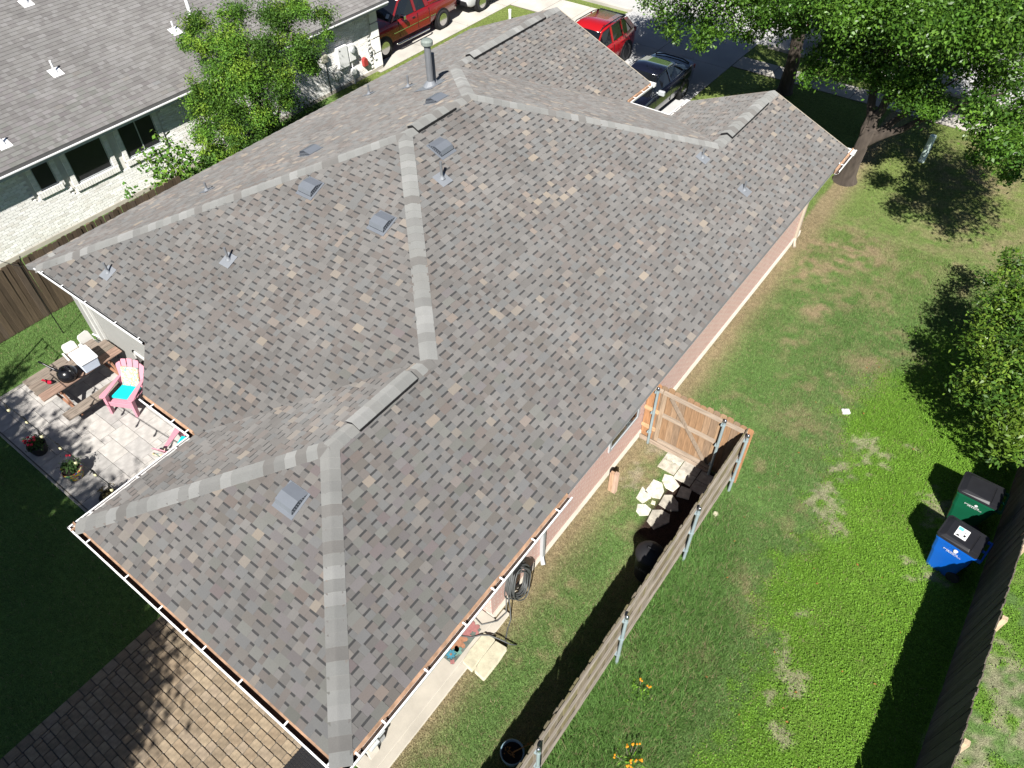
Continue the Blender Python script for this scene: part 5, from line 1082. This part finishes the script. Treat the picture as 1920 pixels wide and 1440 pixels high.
part('pole', 'cable_black', po, lambda b: b.tube([(0, 0, -.1), (.05, -.02, 1.2), (.22, -.03, 2.4), (.5, -.03, 2.75)], .012, 8)); part('hook', 'cable_black', po, lambda b: b.tube([(.2, -.03, 2.3), (-.3, -.1, 2.2), (-.9, -.3, 2.25)], .008, 6))
tag(part('light_pole', 'cable_black', None, lambda b: b.tube([(-13.62, .77, -.1), (-13.6, .78, 2.55)], .025, 8)), 'black pole at the patio corner holding the string lights', 'pole')
# fallen leaves on the side yard
def litter():
    rg = random.Random(9); b = MB()
    for i in range(36):
        x, y = rg.uniform(2.2, 6.2), rg.uniform(4, 15); t = rg.uniform(0, 6.3); r = rg.uniform(.01, .02); b.add([(x + r * 1.6 * math.cos(t), y + r * 1.6 * math.sin(t), .055), (x - r * math.sin(t), y + r * math.cos(t), .062), (x - r * 1.6 * math.cos(t), y - r * 1.6 * math.sin(t), .05), (x + r * math.sin(t), y - r * math.cos(t), .066)], [(0, 1, 2, 3)])
    stuff(tag(b.build('fallen_leaves', 'dry_leaf'), 'scattered small brown fallen leaves on the side yard', 'leaves'))
litter()
# ------------------------------------------------------------------ vehicles (local front is -y)
def loft(b, secs):
    n = len(secs[0]); vs = []
    for s in secs: vs += s + [(-x, y, z) for x, y, z in reversed(s)]
    m = 2 * n; k = len(secs)
    fs = [(i * m + j, (i + 1) * m + j, (i + 1) * m + (j + 1) % m, i * m + (j + 1) % m) for i in range(k - 1) for j in range(m)]
    b.add(vs, fs + [tuple(range(m)), tuple(range(k * m - 1, (k - 1) * m - 1, -1))])
def wheel(root, x, y, r, w, side, spokes=6):
    M = Matrix.Translation((x, y, r)) @ Matrix.Rotation(R(90) * side, 4, 'Y')
    o = part('wheel', 'gray_dark', root, lambda b: b.lathe([(.02, w * .1), (r * .62, w * .1), (r * .62, w * .3), (.02, w * .3)], n=20, M=M))
    part('tyre', 'rubber', o, lambda b: b.lathe([(r * .62, -w / 2), (r * .9, -w / 2), (r, -w * .36), (r, w * .36), (r * .92, w / 2), (r * .64, w * .5), (r * .62, w * .3)], n=28, M=M), smooth=True)
    def rim(b):
        b.lathe([(r * .56, w * .3), (r * .66, w * .3), (r * .66, w * .47), (r * .6, w * .47)], n=24, M=M); b.lathe([(.001, w * .3), (r * .16, w * .3), (r * .14, w * .44), (.001, w * .45)], n=12, M=M)
        for i in range(spokes): b.box(-r * .075, r * .075, r * .1, r * .6, w * .32, w * .42, M=M @ Matrix.Rotation(2 * math.pi * i / spokes, 4, 'Z'))
    part('rim', 'chrome', o, rim)
def vehicle(name, label, cat, loc, rz, S):
    t = thing(name, label, cat, loc, rz); L, W, pm = S['L'], S['W'], S['paint']; hw = W / 2; y0, y1 = -L / 2, L / 2
    def half(y): u = abs(2 * y / L); return hw * (1 - .16 * u ** 5)
    def body(b):
        secs = []
        for y, zb, zd in S['deck']:
            h = half(y); zm = zb + (zd - zb) * .5
            secs.append([(h * .9, y, zb), (h * .985, y, zb + .08), (h, y, zm), (h * .985, y, zd - .13), (h * .93, y, zd - .03), (h * .8, y, zd), (h * .3, y, zd + .025)])
        loft(b, secs)
    bo = part('body', pm, t, body, smooth=True); md = bo.modifiers.new('edge', 'EDGE_SPLIT'); md.split_angle = R(42)
    gh = S['glass']
    def sec(y, zl, zr, top, e=0): h = half(y) * .9; return [(h, y, zl), (h - (h - top) * .85 + e, y, zr - .05 + e), (top - .05 + e, y, zr + e), (top * .45, y, zr + .02 + e)]
    part('windows', 'glass_dark', t, lambda b: loft(b, [sec(*g) for g in gh]), smooth=False)
    rs = [g for g in gh if g[2] - g[1] > .3]
    def roofp(b):
        secs = []
        for g in rs:
            y, zl, zr, top = g; secs.append([(top + .015, y, zr - .045), (top + .0, y, zr + .0), (top - .05, y, zr + .022), (top * .45, y, zr + .04)])
        loft(b, secs)
    part('roof', pm, t, roofp, smooth=True)
    for s in (-1, 1):
        for g1, g2, wd in S['pillars']:
            def bar(b):
                pts = []
                for y, z, top in (g1, g2):
                    h = half(y) * .9; pts.append(Vector((s * (h + (top - h) * z[1] + .012), y, z[0])))
                a, c = pts; d = Vector((0, 1, 0)); n = Vector((s, 0, 0)); vs = [p + d * e + n * q for p in (a, c) for e, q in ((-wd, -.02), (wd, -.02), (wd, .008), (-wd, .008))]
                b.add(vs, [(0, 1, 2, 3), (7, 6, 5, 4), (0, 4, 5, 1), (1, 5, 6, 2), (2, 6, 7, 3), (3, 7, 4, 0)])
            part('pillar', pm, t, bar)
        mi = S['mirror']; part('mirror', S.get('mirror_m', pm), t, lambda b: (b.box(*sorted((s * (hw * .96), s * (hw + .2))), mi[0] - .06, mi[0] + .06, mi[1], mi[1] + .17), b.box(*sorted((s * (hw * .86), s * (hw * .97))), mi[0] - .03, mi[0] + .03, mi[1] + .02, mi[1] + .08)), bevel=.035, seg=3)
        for y in S['axles']:
            r = S['r']; M = Matrix.Translation((s * (half(y) - .1), y, r)) @ Matrix.Rotation(R(90) * s, 4, 'Y')
            part('wheel_arch', 'black_gap', t, lambda b: b.lathe([(.05, -.1), (r * 1.17, -.1), (r * 1.17, .106), (.05, .106)], n=28, M=M)); wheel(t, s * (half(y) - .085), y, r, .23, s, S.get('spokes', 6))
        tl = S['tail']; part('taillight', 'lamp_red', t, lambda b: b.box(*sorted((s * (hw * .62), s * (hw * .86))), y1 - .12, y1 + .012, tl[0], tl[1]), bevel=.02)
        hl = S['head']; part('headlight', 'lamp_clear', t, lambda b: b.box(*sorted((s * (hw * .5), s * (hw * .83))), y0 - .012, y0 + .12, hl[0], hl[1]), bevel=.02)
        for y in S['handles']: part('door_handle', S.get('handle_m', pm), t, lambda b: b.box(*sorted((s * (hw * .97), s * (hw * 1.012))), y - .08, y + .08, S['hz'], S['hz'] + .04), bevel=.008)
        for y in S['seams']: part('door_seam', 'black_gap', t, lambda b: b.box(*sorted((s * (half(y) * .978), s * (half(y) * 1.001))), y - .006, y + .006, S['sz'][0], S['sz'][1]))
    part('bumper', S.get('bump_m', 'black_matte'), t, lambda b: b.box(-hw * .8, hw * .8, y1 - .1, y1 + .03, S['bz'], S['bz'] + .2), bevel=.04)
    part('bumper', S.get('bump_m', 'black_matte'), t, lambda b: b.box(-hw * .8, hw * .8, y0 - .03, y0 + .1, S['bz'], S['bz'] + .2), bevel=.04)
    return t
P_ = lambda y, z, f, top: (y, (z, f), top)
PICK = dict(L=5.8, W=1.98, paint='red_truck', deck=[(-2.9, .5, .95), (-2.8, .42, 1.1), (-2.2, .4, 1.17), (-1.35, .4, 1.2), (-.9, .4, 1.2), (.95, .4, 1.2), (1.0, .45, 1.22), (2.8, .45, 1.22), (2.9, .55, 1.2)],
            glass=[(-1.32, 1.19, 1.2, .8), (-.62, 1.19, 1.8, .7), (.1, 1.19, 1.84, .7), (.82, 1.19, 1.8, .7), (.93, 1.19, 1.22, .78)], pillars=[(P_(-1.25, 1.2, 0, .8), P_(-.62, 1.78, .85, .7), .05), (P_(.15, 1.2, 0, .72), P_(.12, 1.8, .85, .7), .06), (P_(.9, 1.2, 0, .75), P_(.8, 1.78, .85, .7), .11)],
            mirror=(-.75, 1.2), mirror_m='chrome', axles=(-1.86, 1.77), r=.39, tail=(.85, 1.15), head=(.75, 1.0), handles=(-.05,), hz=1.02, handle_m='black_matte', seams=(-.95, .2, .92), sz=(.55, 1.14), bz=.45, bump_m='chrome', spokes=6)
def truck_extra(t, S, moulding=True):
    hw = S['W'] / 2
    part('bed_liner', 'black_matte', t, lambda b: b.box(-.78, .78, 1.08, 2.78, 1.2, 1.252))
    part('bed_rail', S['paint'], t, lambda b: (b.box(-hw * .93, -.79, 1.03, 2.84, 1.2, 1.31), b.box(.79, hw * .93, 1.03, 2.84, 1.2, 1.31), b.box(-.785, .785, 2.79, 2.86, 1.2, 1.3)), bevel=.02)
    for s in (-1, 1):
        if moulding:
            for y0, y1 in ((-1.3, .15), (.22, .88), (1.0, 1.32)): part('side_moulding', 'chrome', t, lambda b: b.box(*sorted((s * hw * .99, s * hw * 1.008)), y0, y1, .76, .79))
            part('running_board', 'chrome', t, lambda b: b.tube([(s * (hw + .0), -1.25, .36), (s * (hw + .07), -1.15, .34), (s * (hw + .07), .75, .34), (s * hw, .85, .36)], .04, 10), smooth=True)
t = vehicle('pickup_truck', 'dark red extended cab pickup with chrome wheels in the neighbouring driveway', 'pickup truck', (-19.93, 22.38, .022), 0, PICK); truck_extra(t, PICK)
part('sunshade', 'util_gray', t, lambda b: b.add([(-.7, -1.245, 1.275), (.7, -1.245, 1.275), (.68, -1.1, 1.4), (-.68, -1.1, 1.4)], [(0, 1, 2, 3)]))
SUV = dict(L=4.5, W=1.86, paint='red_paint', deck=[(-2.25, .45, .75), (-2.15, .32, .88), (-1.5, .28, 1.0), (-.95, .28, 1.04), (0, .28, 1.05), (1.2, .28, 1.08), (2.0, .32, 1.1), (2.2, .4, 1.05), (2.25, .5, .95)],
           glass=[(-1.05, 1.03, 1.04, .78), (-.3, 1.03, 1.56, .64), (.3, 1.03, 1.63, .64), (1.5, 1.05, 1.6, .62), (2.12, 1.05, 1.12, .7)], pillars=[(P_(-1.0, 1.04, 0, .78), P_(-.3, 1.54, .85, .64), .05), (P_(.35, 1.05, 0, .7), P_(.33, 1.6, .85, .64), .045), (P_(1.15, 1.06, 0, .7), P_(1.1, 1.6, .85, .64), .04), (P_(2.0, 1.08, 0, .7), P_(1.5, 1.58, .85, .62), .13)],
           mirror=(-.62, 1.0), axles=(-1.4, 1.35), r=.35, tail=(.85, 1.05), head=(.65, .8), handles=(.1, .95), hz=.9, seams=(-.75, .35, 1.25), sz=(.4, .98), bz=.4, spokes=7)
t = vehicle('sport_utility_car', 'bright red crossover with black roof rails in front of the garage', 'car', (-11.74, 24.62, .022), 0, SUV)
for s in (-1, 1): part('roof_rail', 'black_matte', t, lambda b: b.tube([(s * .6, -.35, 1.59), (s * .6, -.1, 1.7), (s * .59, 1.1, 1.69), (s * .58, 1.5, 1.62)], .018, 8), smooth=True)
part('rear_spoiler', 'black_matte', t, lambda b: b.box(-.6, .6, 1.46, 1.68, 1.58, 1.62), bevel=.02)
for s in (-1, 1): part('wheel_trim', 'black_matte', t, lambda b: b.lathe([(.38, -.02), (.45, -.02), (.45, .02), (.38, .02)], n=28, M=Matrix.Translation((s * .925, 1.35, .36)) @ Matrix.Rotation(R(90), 4, 'Y')))
SED = dict(L=4.85, W=1.86, paint='navy_paint', deck=[(-2.43, .4, .62), (-2.3, .28, .78), (-1.6, .25, .9), (-1.0, .25, .96), (0, .25, .97), (1.2, .25, 1.0), (1.9, .28, 1.04), (2.3, .32, 1.02), (2.43, .45, .85)],
           glass=[(-1.1, .95, .96, .76), (-.25, .96, 1.38, .58), (.3, .97, 1.43, .57), (.95, .98, 1.38, .57), (1.85, 1.02, 1.03, .72)], pillars=[(P_(-1.05, .96, 0, .76), P_(-.25, 1.36, .85, .58), .04), (P_(.4, .98, 0, .6), P_(.38, 1.4, .85, .57), .03), (P_(1.6, 1.02, 0, .7), P_(.95, 1.37, .85, .57), .06)],
           mirror=(-.62, .93), mirror_m='util_gray', axles=(-1.42, 1.42), r=.33, tail=(.75, .92), head=(.55, .7), handles=(.25, 1.1), hz=.84, seams=(-.8, .35, 1.3), sz=(.35, .9), bz=.32, bump_m='navy_paint', spokes=5)
t = vehicle('sedan', 'shiny black sedan with chrome window trim in front of the garage', 'car', (-8.33, 22.98, .022), 0, SED)
for s in (-1, 1): part('window_trim', 'chrome', t, lambda b: b.tube([(s * .83, -1.05, .985), (s * .845, .3, .995), (s * .8, 1.5, 1.05), (s * .74, 1.45, 1.12), (s * .64, 1.0, 1.36), (s * .62, .4, 1.415), (s * .65, -.25, 1.37), (s * .82, -1.05, .99)], .012, 6))
part('spoiler', 'black_plastic', t, lambda b: b.tube([(-.7, 2.02, 1.06), (-.4, 2.12, 1.1), (.4, 2.12, 1.1), (.7, 2.02, 1.06)], .025, 8), smooth=True)
part('dashboard_box', 'mark_teal', t, lambda b: b.box(-.1, .32, -.98, -.86, 1.06, 1.1), bevel=.012)
WSU = dict(SUV); WSU.update(paint='white_paint', r=.38, bump_m='black_matte')
t = vehicle('sport_utility_car', 'white car with chrome wheels parked behind the red pickup', 'car', (-19.7, 28.05, .022), math.pi, WSU)
WPK = dict(PICK); WPK.update(paint='white_paint', mirror_m='black_matte')
t = vehicle('pickup_truck', 'white pickup parked at the kerb under the oak trees', 'pickup truck', (-2.5, 31.75, .006), R(90), WPK); truck_extra(t, WPK, False)
for i, (y, z, a, c) in enumerate(((2.15, .95, .16, .03), (2.15, .9, .12, .03), (2.3, 1.02, .1, .025), (1.5, .98, .2, .02))): part('decal', 'black_matte', t, lambda b: b.box(.97, .992, y - a / 2, y + a / 2, z, z + c))
